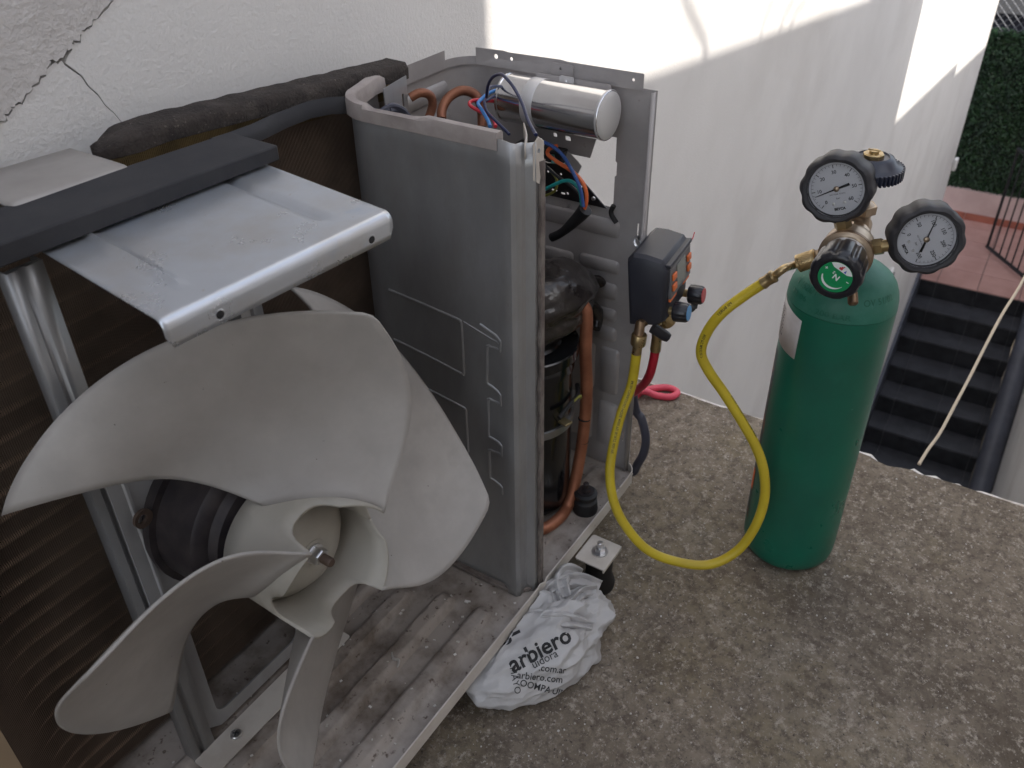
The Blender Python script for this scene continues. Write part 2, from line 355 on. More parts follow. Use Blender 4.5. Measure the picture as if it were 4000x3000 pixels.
D = {
 'wire_navy': [(-0.032,0.169,0.521),(-0.055,0.167,0.53),(-0.08,0.164,0.536),(-0.105,0.151,0.534),(-0.116,0.141,0.551),(-0.128,0.127,0.564),(-0.141,0.11,0.573),(-0.158,0.093,0.578),(-0.177,0.07,0.576),(-0.198,0.047,0.57),(-0.221,0.026,0.564),(-0.242,0.005,0.561)],
 'wire_navy_low': [(-0.036,0.172,0.518),(-0.055,0.173,0.519),(-0.074,0.172,0.519),(-0.088,0.166,0.522),(-0.102,0.153,0.517),(-0.113,0.134,0.513),(-0.123,0.111,0.506)],
 'wire_blue': [(-0.031,0.17,0.522),(-0.044,0.174,0.523),(-0.059,0.179,0.522),(-0.072,0.18,0.519),(-0.083,0.178,0.517),(-0.09,0.169,0.514),(-0.098,0.155,0.506),(-0.106,0.147,0.503)],
 'wire_red': [(-0.044,0.169,0.507),(-0.052,0.175,0.511),(-0.062,0.18,0.514),(-0.072,0.188,0.516),(-0.082,0.19,0.516),(-0.088,0.184,0.514),(-0.09,0.17,0.511),(-0.091,0.157,0.509),(-0.096,0.148,0.505),(-0.103,0.142,0.503)],
 'copper_arc': [(-0.107,0.212,0.501),(-0.099,0.216,0.51),(-0.087,0.215,0.519),(-0.075,0.208,0.524),(-0.067,0.199,0.522),(-0.064,0.191,0.515),(-0.068,0.184,0.502),(-0.074,0.18,0.488)],
 'wire_orange': [(-0.045,0.098,0.471),(-0.045,0.108,0.466),(-0.045,0.11,0.459),(-0.045,0.099,0.453),(-0.045,0.08,0.446),(-0.045,0.067,0.438),(-0.045,0.06,0.428),(-0.045,0.058,0.414),(-0.045,0.061,0.401)],
 'wire_blue_low': [(-0.05,0.118,0.475),(-0.05,0.102,0.472),(-0.05,0.088,0.464),(-0.05,0.078,0.452),(-0.05,0.069,0.439),(-0.05,0.063,0.426),(-0.05,0.059,0.408)],
 'wire_teal': [(-0.045,0.122,0.41),(-0.045,0.103,0.423),(-0.045,0.087,0.432),(-0.045,0.076,0.432),(-0.045,0.067,0.423),(-0.045,0.064,0.406)],
 'wire_dark': [(-0.039,0.12,0.444),(-0.039,0.102,0.433),(-0.039,0.086,0.426),(-0.039,0.072,0.418),(-0.039,0.066,0.408)],
 'wire_yellowgreen': [(-0.035,0.122,0.442),(-0.035,0.107,0.431),(-0.035,0.103,0.422),(-0.035,0.107,0.411),(-0.035,0.122,0.401)],
 'sleeve': [(-0.045,0.059,0.403),(-0.045,0.067,0.392),(-0.045,0.077,0.38),(-0.045,0.086,0.37),(-0.045,0.095,0.362),(-0.045,0.104,0.356)],
 'sleeve2': [(-0.005,0.043,0.396),(-0.005,0.046,0.388),(-0.005,0.044,0.382),(-0.005,0.038,0.375)],
 'partition_rect': [(-0.273,0.175,0.377),(-0.273,0.073,0.367),(-0.273,0.073,0.303),(-0.273,0.169,0.316)],
 'partition_zig': [(-0.276,0.05,0.371),(-0.276,0.024,0.361),(-0.276,0.025,0.349),(-0.276,0.042,0.348),(-0.276,0.044,0.303),(-0.276,0.026,0.294),(-0.276,0.026,0.282),(-0.276,0.043,0.282),(-0.276,0.044,0.233),(-0.276,0.026,0.227),(-0.276,0.026,0.214),(-0.276,0.044,0.213),(-0.276,0.044,0.174),(-0.276,0.027,0.167),(-0.276,0.027,0.158)],
 'partition_line2': [(-0.273,0.169,0.316),(-0.273,0.074,0.304)],
 'pipe': [(-0.12,0.06,0.36),(-0.1,0.04,0.33),(-0.088,0.03,0.29),(-0.087,0.03,0.24),(-0.08,0.03,0.173),(-0.086,0.03,0.103),(-0.105,0.03,0.037),(-0.123,0.03,0.013),(-0.152,0.027,0.016),(-0.177,0.034,0.016),(-0.196,0.053,0.016)],
 'wrap': [(-0.131,0.06,0.371),(-0.067,0.06,0.342),(-0.006,0.06,0.292),(0.023,0.06,0.248),(0.013,0.06,0.214),(-0.052,0.06,0.265),(-0.13,0.06,0.292)],
 'yellow_hose': [(-0.071,-0.03,0.249),(-0.074,-0.028,0.205),(-0.092,-0.025,0.17),(-0.108,-0.025,0.133),(-0.12,-0.028,0.099),(-0.128,-0.039,0.063),(-0.129,-0.058,0.03),(-0.123,-0.087,-0.002),(-0.108,-0.12,-0.019),(-0.09,-0.16,-0.02),(-0.069,-0.187,0.0),(-0.056,-0.201,0.039),(-0.048,-0.204,0.081),(-0.047,-0.197,0.122),(-0.046,-0.182,0.154),(-0.048,-0.161,0.185),(-0.051,-0.136,0.218),(-0.056,-0.115,0.246),(-0.058,-0.104,0.269),(-0.059,-0.109,0.299),(-0.056,-0.122,0.326),(-0.048,-0.14,0.348),(-0.042,-0.158,0.367)],
 'hose_end': [(-0.042,-0.158,0.367),(-0.038,-0.17,0.381),(-0.034,-0.179,0.389),(-0.034,-0.187,0.392),(-0.03,-0.202,0.4),(-0.027,-0.208,0.406)],
 'pink': [(0.175,0.107,-0.06),(0.25,0.107,-0.06),(0.276,0.098,-0.06),(0.299,0.073,-0.06),(0.296,0.052,-0.06),(0.278,0.055,-0.06),(0.269,0.076,-0.06),(0.25,0.102,-0.06),(0.202,0.112,-0.06)],
 'grey_cable': [(0.006,0.05,0.2),(0.03,0.03,0.17),(0.04,0.015,0.081),(0.04,0.004,0.065),(0.04,-0.005,0.035),(0.04,-0.004,0.007),(0.04,0.004,-0.018),(0.04,0.014,-0.039),(0.06,0.06,-0.045)],
 'cord': [(1.2,-0.39,0.007),(1.09,-0.392,-0.038),(0.996,-0.387,-0.06),(0.904,-0.374,-0.088),(0.818,-0.366,-0.114),(0.732,-0.359,-0.142),(0.656,-0.353,-0.157),(0.576,-0.346,-0.176),(0.523,-0.338,-0.181),(0.483,-0.333,-0.189)],
}
# ------------------------------------------------------------ setting: slab, walls, stairs, landing, hedge
GZ = -0.07
def jag(a, b, step, amp, seed):
    rnd = random.Random(seed); n = max(2, int((V(b) - V(a)).length / step)); d = (V(b) - V(a)); q = V((-d.y, d.x)).normalized()
    return [tuple(V(a) + d * (i / n) + q * (rnd.uniform(-amp, amp) if 0 < i < n else 0)) for i in range(n + 1)]
edge = jag((.305, -2.0), (.305, -.40), .03, .0015, 3) + [(.303, -.37), (.300, -.345), (.304, -.335), (.299, -.315), (.294, -.30), (.297, -.285), (.303, -.27)] + jag((.305, -.25), (.305, .312), .014, .0022, 4)
sl_out = [(-3.0, -2.0)] + edge + [(-3.0, .21)]
mb = MB().plate(sl_out, [], -.16, lambda u, v, w_: V((u, v, GZ + w_)))
slab = obj('concrete_slab', mb, 'concrete', flat=True); slab['kind'] = 'structure'
slab['label'] = 'weathered mottled concrete slab under the dismantled air conditioner'
# white paint coat on the slab's outer face, chipped along its top
ys = [-2.0 + i * .016 for i in range(int(2.3 / .016) + 1)]; rnd = random.Random(9)
rows_t = []; rows_b = []
for y in ys:
    chip = -.012 if -.335 < y < -.285 else (-.006 if rnd.random() < .12 else 0)
    rows_t.append((y, GZ - .002 + chip + rnd.uniform(-.0012, .0006)))
mb = MB()
for i in range(len(ys) - 1):
    (a, za), (b, zb) = rows_t[i], rows_t[i + 1]
    x0, x1 = .3058, .3125
    mb.add([(x0, a, za), (x0, b, zb), (x1, a, za - .001), (x1, b, zb - .001), (x0, a, -.26), (x0, b, -.26), (x1, a, -.26), (x1, b, -.26)],
           [(0, 1, 3, 2), (2, 3, 7, 6), (0, 4, 5, 1), (4, 6, 7, 5)])
obj('edge_coat', mb, 'edgewhite', slab, flat=True)

rnd = random.Random(31); mb = MB()
for i in range(900):
    x, y = rnd.uniform(-.75, .295), rnd.uniform(-.95, .2); r_ = rnd.choice((.0007, .0009, .0012, .0016)) * (1.6 if rnd.random() < .05 else 1)
    a_ = rnd.uniform(0, 6.28); P = [V((x + r_ * rnd.uniform(.7, 1.2) * math.cos(a_ + k * 1.5708), y + r_ * rnd.uniform(.7, 1.2) * math.sin(a_ + k * 1.5708), GZ + .0002)) for k in range(4)]
    mb.add(P + [p_ + (V((x, y, GZ)) - p_) * .35 + V((0, 0, r_ * rnd.uniform(.6, 1.1))) for p_ in P], [(4, 5, 6, 7), (0, 1, 5, 4), (1, 2, 6, 5), (2, 3, 7, 6), (3, 0, 4, 7)])
grit_ = obj('loose_grit', mb, 'chip', flat=True); grit_['kind'] = 'stuff'; grit_['label'] = 'loose pale grit scattered over the concrete slab'
# long white wall; its plaster near the unit is split by a crack into pieces with their own edges
wall = thing('house_wall', 'long white painted house wall with a crack at its left end, behind the unit and along the stairs', 'wall', (.8, .33, 0))
mb = MB(); wbox(mb, -4.0, 8.86, .0085, .25, -7.0, 4.0); obj('masonry', mb, 'crackbase', wall)
crack = [(-.70, .528), (-.62, .571), (-.545, .611), (-.539, .613), (-.532, .618), (-.524, .620), (-.516, .625), (-.509, .631), (-.497, .634), (-.492, .640), (-.487, .641), (-.480, .6405), (-.472, .645), (-.468, .651), (-.461, .652), (-.455, .658), (-.449, .659), (-.442, .664), (-.431, .668), (-.42, .675), (-.40, .69), (-.37, .702), (-.33, .73), (-.26, .76), (-.1, .86)]
rnd = random.Random(5)
cj = []
for i in range(len(crack) - 1):
    (a, za), (b, zb) = crack[i], crack[i + 1]
    for k in range(4):
        f = k / 4; cj.append((a + (b - a) * f + rnd.uniform(-.0016, .0016), za + (zb - za) * f + rnd.uniform(-.0016, .0016)))
cj.append(crack[-1])
cj = [(c[0] / math.cos(AZ), c[1]) for c in cj]
def gap(i): return .0011 + .0016 * abs(math.sin(i * .37)) + (.0016 if 38 < i < 50 else 0)
up_edge = [(u - g * .5, v + g * .85) for i, (u, v) in enumerate(cj) for g in (gap(i),)]
dn_edge = cj
# the thin branch crack as a slit cut into the lower piece
br = [(-.479, .639), (-.4735, .633), (-.468, .627), (-.4645, .618), (-.458, .609), (-.4545, .600), (-.448, .591), (-.4445, .584), (-.440, .578), (-.432, .566)]
mb = MB().plate([(-4.0, 4.0), (-4.0, -1.0), (-.95, .40)] + up_edge + [(.3, 4.0)], [], .0105, lambda u, v, w_: WF(u, .0085 - w_, v))
obj('plaster_coat', mb, 'stucco', wall, label='rough grey-white plaster above the long crack', flat=True)
ib = min(range(len(dn_edge)), key=lambda i: (dn_edge[i][0] - br[0][0]) ** 2 + (dn_edge[i][1] - br[0][1]) ** 2)
slit_a = [(u - .0007 * (1 - k / 9) , v - .0005) for k, (u, v) in enumerate(br)]
slit_b = [(u + .0009 * (1 - k / 9), v + .0005 * (1 - k / 9)) for k, (u, v) in enumerate(br)]
low = dn_edge[:ib] + slit_a[:-1] + [br[-1]] + slit_b[::-1][1:] + dn_edge[ib + 1:]
mb = MB().plate([(-.95, .394)] + low + [(.296, 3.98), (.9, 4.0), (.9, -1.5), (-4.0, -1.5), (-4.0, -1.006)], [], .0088, lambda u, v, w_: WF(u, .0085 - w_, v))
obj('plaster_coat', mb, 'wall', wall, label='white plaster below the long crack', flat=True)
mb = MB().plate([(.9, 4.0), (.9, -1.5), (.9, -7.0), (8.86, -7.0), (8.86, 4.0)], [], .0088, lambda u, v, w_: WF(u, .0085 - w_, v))
obj('smooth_coat', mb, 'wall', wall, flat=True)
def skirt(n0, n1, hgt):
    m_ = MB()
    P = [(8.43, -3.751), (3.4, -3.751 - 5.03 * .597)]
    for (a, b) in ((0, 1),):
        t0, z0 = P[0]; t1, z1 = P[1]
        vs = [WF(t, n, z) for n in (n0, n1) for (t, z) in ((t0, z0 - .25), (t0, z0 + hgt), (t1, z1 + hgt), (t1, z1 - .25))]
        m_.add(vs, [(0, 1, 2, 3), (7, 6, 5, 4), (0, 4, 5, 1), (1, 5, 6, 2), (2, 6, 7, 3), (3, 7, 4, 0)])
    return m_
m_ = skirt(-.0005, -.028, .26); wbox(m_, 8.43, 8.86, -.0005, -.028, -3.76, -3.751 + .26); obj('skirting', m_, 'bluegrey', wall, label='dark blue-grey painted skirting that follows the stairs')
jb = thing('wall_socket', 'small pale outlet box on the white wall beside the cylinder shoulder', 'outlet box', tuple(WF(5.6, 0, -2.42)))
m_ = MB(); wbox(m_, 5.44, 5.64, -.030, -.002, -2.50, -2.34); obj('housing', m_, 'wall', jb, bevel=.01)
m_ = MB(); wbox(m_, 5.47, 5.61, -.040, -.0312, -2.475, -2.365); obj('cover_flap', m_, 'devgrey', jb, bevel=.006)
hg = MB(); wbox(hg, 8.80, 8.90, -.04, -.003, -2.70, -2.58); tag(obj('wall_bracket', hg, 'wall', bevel=.01), 'small white bracket on the far end edge of the long wall', 'bracket')

# wall on the other side of the stairs
sw = thing('stairwell_wall', 'white wall on the right side of the black stairs', 'wall', tuple(WF(4, -1.2, -4)))
m_ = MB(); wbox(m_, .6, 8.38, -1.45, -1.245, -7.0, -2.4); obj('masonry', m_, 'wall', sw, bevel=.02)
m_ = MB().tube([WF(8.43, -1.145, -3.751 - .03), WF(3.4, -1.145, -3.751 - 5.03 * .597 - .03)], .098, 20); obj('curb', m_, 'bluegrey', sw, label='rounded dark blue-grey painted curb along the right side of the stairs')

# stairs: concrete core, each tile a piece of its own
NST, TR, RI, T0, ZL = 12, .31, .185, 8.43, -3.751
stairs = thing('staircase', 'black tiled stairs climbing away to the red landing', 'stairs', tuple(WF(6.5, -.5, -5)))
m_ = MB()
for k in range(NST):
    t0 = T0 - TR * k; wbox(m_, t0 - TR + .006, t0 - .012 if k else t0 - .012, -1.048, -.03, -7.0, ZL - RI * (k + 1) - .012)
wbox(m_, T0 + .0004, T0 + .0016, -1.048, -.03, -7, ZL - .012)
obj('stair_core', m_, 'grout', stairs)
nb = [-.031, -.19, -.588, -.985, -1.047]
tile_mesh = {}
def tile(parent, name, key, p0, p1, m):
    m_ = MB(); wbox(m_, p0[0], p1[0], p0[1], p1[1], p0[2], p1[2])
    return obj(name, m_, m, parent, bevel=.002)
for k in range(NST):
    t0 = T0 - TR * k
    for j in range(4):
        a, b = nb[j] - .003, nb[j + 1] + .003
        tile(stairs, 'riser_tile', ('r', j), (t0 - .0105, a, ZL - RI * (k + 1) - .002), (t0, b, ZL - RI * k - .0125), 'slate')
        tile(stairs, 'tread_tile', ('t', j), (t0 - TR - .012 + .008, a, ZL - RI * (k + 1) - .0115), (t0 - .012, b, ZL - RI * (k + 1)), 'slate_skylit')

landing = MB(); wbox(landing, 8.432, 10.3, -3.4, .9, -4.2, ZL - .012)
landing = obj('landing_floor', landing, 'grout'); landing['kind'] = 'structure'; landing['label'] = 'red tiled landing at the top of the stairs'
tb = [8.424, 8.82, 9.216, 9.612, 10.0, 10.196]
nbl = [.6, .206, -.188, -.58, -.974, -1.37, -1.765, -2.16, -2.55]
for i in range(len(tb) - 1):
    for j in range(len(nbl) - 1):
        tile(landing, 'floor_tile', 'f', (tb[i] + .003, nbl[j] - .003, ZL - .0115), (tb[i + 1] - .003, nbl[j + 1] + .003, ZL), 'terracotta')
lw = thing('low_wall', 'low pink wall under the hedge at the far side of the landing', 'wall', tuple(WF(10.3, -.8, ZL)))
m_ = MB(); wbox(m_, 10.2, 10.4, -3.4, .9, -4.2, -3.40); obj('masonry', m_, 'pinkwall', lw)
for j in range(len(nbl) - 1):
    m_ = MB(); wbox(m_, 10.186, 10.1985, nbl[j] - .003, nbl[j + 1] + .003, ZL + .001, ZL + .085); obj('skirting_tile', m_, 'terra_dark', lw, bevel=.002)
hd = thing('hedge_panel', 'dense dark green artificial hedge above the low pink wall', 'hedge', tuple(WF(10.3, -.8, -3.4)))
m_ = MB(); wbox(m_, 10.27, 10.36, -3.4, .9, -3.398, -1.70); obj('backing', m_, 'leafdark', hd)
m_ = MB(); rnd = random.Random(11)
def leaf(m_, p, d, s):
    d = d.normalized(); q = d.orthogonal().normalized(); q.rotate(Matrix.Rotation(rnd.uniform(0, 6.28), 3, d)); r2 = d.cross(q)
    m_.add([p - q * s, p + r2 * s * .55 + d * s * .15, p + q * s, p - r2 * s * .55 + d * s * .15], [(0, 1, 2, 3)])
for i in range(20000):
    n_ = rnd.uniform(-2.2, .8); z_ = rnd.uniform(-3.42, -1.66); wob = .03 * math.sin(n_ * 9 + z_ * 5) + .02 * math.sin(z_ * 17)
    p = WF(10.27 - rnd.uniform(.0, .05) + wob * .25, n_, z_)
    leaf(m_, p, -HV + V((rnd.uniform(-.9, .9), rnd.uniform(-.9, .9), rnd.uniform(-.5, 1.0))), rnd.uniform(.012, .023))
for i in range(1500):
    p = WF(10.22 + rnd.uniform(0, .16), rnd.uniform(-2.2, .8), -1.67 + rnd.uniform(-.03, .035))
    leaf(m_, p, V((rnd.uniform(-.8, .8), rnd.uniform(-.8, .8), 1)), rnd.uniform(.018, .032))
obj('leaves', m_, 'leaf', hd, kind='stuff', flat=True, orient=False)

# open black bar gate standing on the landing
ga = V((9.435, -.533)); gb = V((8.92, -.927)); gd = (gb - ga).normalized()
gate = thing('metal_gate', 'open black metal bar gate standing on the red landing', 'gate', tuple(WF(ga.x, ga.y, ZL)))
def GP(s, z): return WF(ga.x + gd.x * s, ga.y + gd.y * s, z)
g0, g1, gl = ZL + .05, -2.585, 1.15
m_ = MB().tube([GP(0, g0), GP(0, g1)], .020, 4); obj('stile', m_, 'blackmetal', gate)
m_ = MB().tube([GP(gl, g0), GP(gl, g1)], .020, 4); obj('stile', m_, 'blackmetal', gate)
m_ = MB().tube([GP(-.02, g0), GP(gl + .02, g0)], .019, 4); obj('rail', m_, 'blackmetal', gate)
m_ = MB().tube([GP(-.02, g1), GP(gl + .02, g1)], .019, 4); obj('rail', m_, 'blackmetal', gate)
for k in range(1, 10):
    m_ = MB().tube([GP(k * .115, g0 + .01), GP(k * .115, g1 - .01)], .0085, 6); obj('bar', m_, 'blackmetal', gate)

cl = thing('wire_fence', 'diamond wire mesh fence behind the top of the hedge', 'fence', tuple(WF(10.6, -.5, -3.4)))
m_ = MB()
for k in range(-22, 40):
    n0 = .9 - k * .085
    m_.tube([WF(10.6, n0, -1.75), WF(10.6, n0 - .75, -1.0)], .004, 3, False); m_.tube([WF(10.607, n0 - .75, -1.75), WF(10.607, n0, -1.0)], .004, 3, False)
obj('mesh', m_, 'wire_metal', cl, kind='stuff', flat=True)
for n_ in (.7, -1.3, -3.0):
    m_ = MB().tube([WF(10.6, n_, -4.2), WF(10.6, n_, -1.0)], .03, 8); obj('post', m_, 'wire_metal', cl)
fb = thing('far_building', 'pale building with a dark opening beyond the hedge', 'building', tuple(WF(15, 0, -4)))
m_ = MB(); wbox(m_, 14.0, 18, -9, 5, -2.24, 2.0); obj('upper_wall', m_, 'greywall', fb)
m_ = MB(); wbox(m_, 14.3, 18, -9, 5, -3.0, -2.2405); obj('dark_opening', m_, 'darkwin', fb)
m_ = MB(); wbox(m_, 14.0, 18, -9, 5, -7, -3.0005); obj('lower_wall', m_, 'house', fb)
m_ = MB(); wbox(m_, -8, 30, -14, 9, -7.4, -7.05); g_ = obj('ground', m_, 'concrete'); g_['kind'] = 'structure'

# unseen house-like blocks added on the viewer's side to shade terrace and wall
def back(p, s): return p - SUN * s
SN = V((.25, .75, -.60)).length
def sp(x, s): return (x - .25 * s, .31 + .031 * x - .75 * s)
def house(name, label, pts, z0, z1, depth=2.2):
    t = thing(name, label, 'house', (pts[0][0], pts[0][1], z0)); m_ = MB()
    a, b = V(pts[0]), V(pts[1]); d = (b - a).normalized(); q = V((-.25, -.75)) * depth
    P = [a, b, b + q, a + q]; m_.add([(p.x, p.y, z) for z in (z0, z1) for p in P], [(0, 1, 2, 3), (7, 6, 5, 4), (0, 4, 5, 1), (1, 5, 6, 2), (2, 6, 7, 3), (3, 7, 4, 0)])
    obj('wall', m_, 'house', t, bevel=.01); m_ = MB()
    e = .004
    P = [a - d * .0 + q * .02, b + q * .02, b + q * .98, a + q * .98]; m_.add([(p.x, p.y, z) for z in (z1 + .002, z1 + .03) for p in P], [(0, 1, 2, 3), (7, 6, 5, 4), (0, 4, 5, 1), (1, 5, 6, 2), (2, 6, 7, 3), (3, 7, 4, 0)])
    obj('roof', m_, 'terra_dark', t); return t
s0 = 3.0
ztop = .41 + .6 * s0
house('shade_block', 'long low unseen block added opposite the white wall to shade it', [sp(.14, s0 + .03), sp(2.75, s0 + .2 * 2.6 + .03)], -7, ztop)
house('shade_block', 'tall unseen block added at the near end of the row for its shade', [(-5.5, -2.2), sp(.14, s0)], -7, 5.5)
house('shade_block', 'narrow tall unseen block added in the middle of the row for its shade', [sp(2.75, s0 + .55), sp(4.09, s0 + .8)], -7, 5.5)
s2 = s0 + .9; z2 = -.786 + .6 * s2
house('shade_block', 'low unseen block added opposite the hedge for its shade', [sp(4.09, s2), sp(6.6, s2 + .2 * 2.5)], -7, z2)
s3 = s0 + 1.42
house('shade_block', 'lowest unseen block added at the far end of the row for its shade', [sp(6.605, s3), sp(13.5, s3 + .22 * 6.9)], -7, -1.18 + .6 * s3)
ap = MB(); PS = 4.6  # unseen pipe, added to throw a soft shadow band on the wall
ap.tube([back(V((.80, .335, .50)), PS), back(V((.86, .337, .434)), PS), back(V((.923, .339, .382)), PS), back(V((1.008, .342, .317)), PS), back(V((1.03, .343, .24)), PS)], .012, 8)
tag(obj('shadow_pipe', ap, 'wire_metal'), 'thin leaning unseen pipe added over the low block for its shadow', 'pipe')
CB = (((1.50, .345), (1.483, .317), (1.422, .274), (1.40, .20)), ((1.70, .32), (1.66, .284), (1.59, .245), (1.55, .17)), ((1.83, .30), (1.788, .259), (1.69, .230), (1.66, .16)))  # unseen cables, bent to throw thin shadow lines on the wall
for k, c4 in enumerate(CB):
    m_ = MB().tube([back(V((x, .36, z)), 3.6) for x, z in c4], .0045, 6, sub=6)
    tag(obj('shadow_cable', m_, 'rubber'), ('nearest', 'middle', 'farthest')[k] + ' of the three thin unseen cables added over the low block for their shadows', 'cable', 'unseen cables added for their shadows')

# ------------------------------------------------------------ dismantled air conditioner
ac = thing('air_conditioner_unit', 'dismantled outdoor air conditioner with exposed fan, coil and compressor', 'air conditioner', (-.36, .12, GZ))
xf = lambda u, v, w_: V((u, v, w_))

# base pan: ribbed floor with a raised rim
def pan_z(x, y):
    z = .004
    def rib(c, hw, x0, x1):
        e = max(abs(y - c) - hw * .45, 0) / (hw * .55); ex = max(x0 - x, x - x1, 0) / .018
        k = max(0, 1 - math.hypot(e, ex)); return .0105 * min(1, k * 1.6)
    z += rib(.026, .013, -.74, -.335) + rib(.076, .013, -.74, -.34) + rib(.124, .012, -.74, -.36) + rib(.170, .010, -.74, -.37)
    z += rib(.035, .011, -.22, -.035) * .45
    return z
nx, ny = 150, 90
X0, X1, Y0, Y1 = -.775, -.006, -.010, .262
rows = [[V((X0 + (X1 - X0) * i / nx, Y0 + (Y1 - Y0) * j / ny, pan_z(X0 + (X1 - X0) * i / nx, Y0 + (Y1 - Y0) * j / ny) + .0006 * noise.noise(V((i * .3, j * .3, 1))))) for i in range(nx + 1)] for j in range(ny + 1)]
pan = obj('base_pan', MB().grid(rows), 'pan', ac, angle=60)
md = pan.modifiers.new('thickness', 'SOLIDIFY'); md.thickness = .0015; md.offset = -1
lip_path = [(-.78, .26), (-.78, -.0115)]
def rim(path, h0, h1, th):
    m_ = MB(); n = len(path); L_ = []
    for i, p in enumerate(path):
        a = V(path[max(i - 1, 0)]); b = V(path[min(i + 1, n - 1)]); d = (b - a).normalized(); q = V((d.y, -d.x))
        L_.append((V(p), V(p) + q * th))
    vs = []
    for z in (h0, h1):
        for a, b in L_: vs += [(a.x, a.y, z), (b.x, b.y, z)]
    k = 2 * n; fs = []
    for i in range(n - 1):
        a = 2 * i; fs += [(a, a + 2, a + 2 + k, a + k), (a + 1, a + 1 + k, a + 3 + k, a + 3), (a + k, a + 2 + k, a + 3 + k, a + 1 + k), (a, a + 1, a + 3, a + 2)]
    fs += [(0, k, k + 1, 1), (2 * n - 2, 2 * n - 1, 2 * n - 1 + k, 2 * n - 2 + k)]
    return m_.add(vs, fs)
rim_path = [(-.779, .263), (-.779, .02), (-.772, -.005), (-.755, -.0105), (-.4, -.0105), (-.266, -.0105), (-.258, -.0095), (-.252, -.0125), (-.245, -.0105), (-.04, -.0115)]
rim_path += [(-.016 + .022 * math.sin(R_(a)) - .004, .0105 - .022 * math.cos(R_(a))) for a in (15, 35, 55, 75, 90)] + [(.002, .05), (.002, .263), (-.779, .2632)]
obj('rim', rim(rim_path, -.006, .0145, .0016), 'cream', pan, bevel=.0005)
for fx in (-.152, -.62):
    m_ = MB().plate(rrect(fx - .026, fx + .024, -.056, -.013, .004), [circ(fx, -.036, .0045)], -.002, lambda u, v, w_: V((u, v, -.010 + w_)))
    m_.box((fx - .026, -.0555, -.016), (fx + .024, -.0535, -.0105))
    fb_ = obj('foot_bracket', m_, 'cream', pan, bevel=.0006)
    hx = frame((fx, -.036, -.0098), (0, 0, 1))
    m_ = MB().lathe([(.0105, 0), (.0105, .0018)], hx, 20).lathe([(.0072, .0018), (.0072, .0072), (.0060, .0082)], hx, 6).lathe([(.0040, .0082), (.0040, .0165), (.003, .0175)], hx, 12)
    obj('foot_bolt', m_, 'zinc', pan)
    m_ = MB().lathe([(.021, GZ - .0), (.022, GZ + .008), (.017, -.045), (.018, -.03), (.0185, -.0125)], frame((fx, -.036, 0), (0, 0, 1)), 24)
    obj('rubber_foot', m_, 'rubber', pan)
rnd = random.Random(21); m_ = MB()
for i in range(170):
    x, y = rnd.uniform(-.74, -.02), rnd.uniform(0, .2); s = rnd.uniform(.0007, .0019) * (1.7 if rnd.random() < .06 else 1)
    m_.box((-s, -s * rnd.uniform(.5, 1), 0), (s, s * .6, s * .6), Matrix.Translation((x, y, pan_z(x, y) + .0008)) @ Matrix.Rotation(rnd.uniform(0, 6), 4, 'Z'))
obj('grit', m_, 'chip', pan, kind='stuff', flat=True)
m_ = MB().tube([(-.432, .078, .0145), (-.438, .071, .0150), (-.4365, .0645, .0152), (-.444, .0605, .0140)], lambda t: .0016 * math.sin(.5 + 2.2 * t), 6, sub=5); obj('plastic_shaving', m_, 'fan', pan)

# condenser coil: fins joined, tubes one by one, L-bent at the left end
def coil_pt(s, off):
    """s along the coil front from its right end, off = depth behind the front face"""
    xr, yf, Lst, r = -.148, .226, .550, .085
    if s <= Lst: return (xr - s, yf + off)
    a = (s - Lst) / r
    if a < math.pi / 2:
        q = r + off; return (xr - Lst - q * math.sin(a), yf - r + q * math.cos(a))
    e = s - Lst - r * math.pi / 2; return (xr - Lst - r - off, yf - r - e)
SMAX = .550 + .085 * .86
def coil_top(x): return .579 if x < -.45 else .579 - .028 * min(1, (x + .45) / .30)
m_ = MB(); s_ = 0.0
while s_ < SMAX:
    a, b = coil_pt(s_, 0), coil_pt(s_, .020); t = (V(coil_pt(s_ + .0001, 0)) - V(a)).normalized() * .00016
    zt = coil_top(a[0])
    P = [(a[0] - t.x, a[1] - t.y), (a[0] + t.x, a[1] + t.y), (b[0] + t.x, b[1] + t.y), (b[0] - t.x, b[1] - t.y)]
    m_.add([(p[0], p[1], z) for z in (.012, zt) for p in P], [(0, 1, 5, 4), (1, 2, 6, 5), (3, 0, 4, 7), (4, 5, 6, 7)])
    s_ += .00175
coil = obj('condenser_coil', m_, 'fin', ac, kind='stuff', flat=True, orient=False)
m_ = MB(); ss = [SMAX * i / 60 for i in range(61)]
m_.grid([[(*coil_pt(s, .0195), z if z < .5 else coil_top(coil_pt(s, 0)[0]) - .003) for s in ss] for z in (.012, .57)])
obj('fin_backing', m_, 'fin', coil)
m_ = MB(); s_ = 0.0
while s_ < .40:
    a = coil_pt(s_, -.0004); zt = coil_top(a[0]); m_.box((a[0] - .0003, a[1], zt - .014), (a[0] + .0003, a[1] + .03, zt + .0012)); s_ += .00175
obj('clean_fin_edges', m_, 'fingold', coil, kind='stuff', flat=True)
tz = [.028 + .0212 * k for k in range(26)]
me0 = None
for z in tz:
    if me0 is None:
        m_ = MB().tube([(*coil_pt(s, .0056), z) for s in [0, .1, .2, .3, .4, .5] + [.550 + .0085 * k for k in range(9)]], .0041, 8)
        o = obj('tube', m_, 'tube', coil); me0 = o.data; z0_ = z
    else:
        o = bpy.data.objects.new('tube', me0); COL.objects.link(o); o.parent = coil; o.location = (0, 0, z - z0_)
m_ = MB(); a = coil_pt(SMAX, -.002); m_.box((a[0] - .026, a[1] - .004, .006), (a[0] - .001, a[1] - .001, .58)); obj('end_plate', m_, 'coilend', coil)
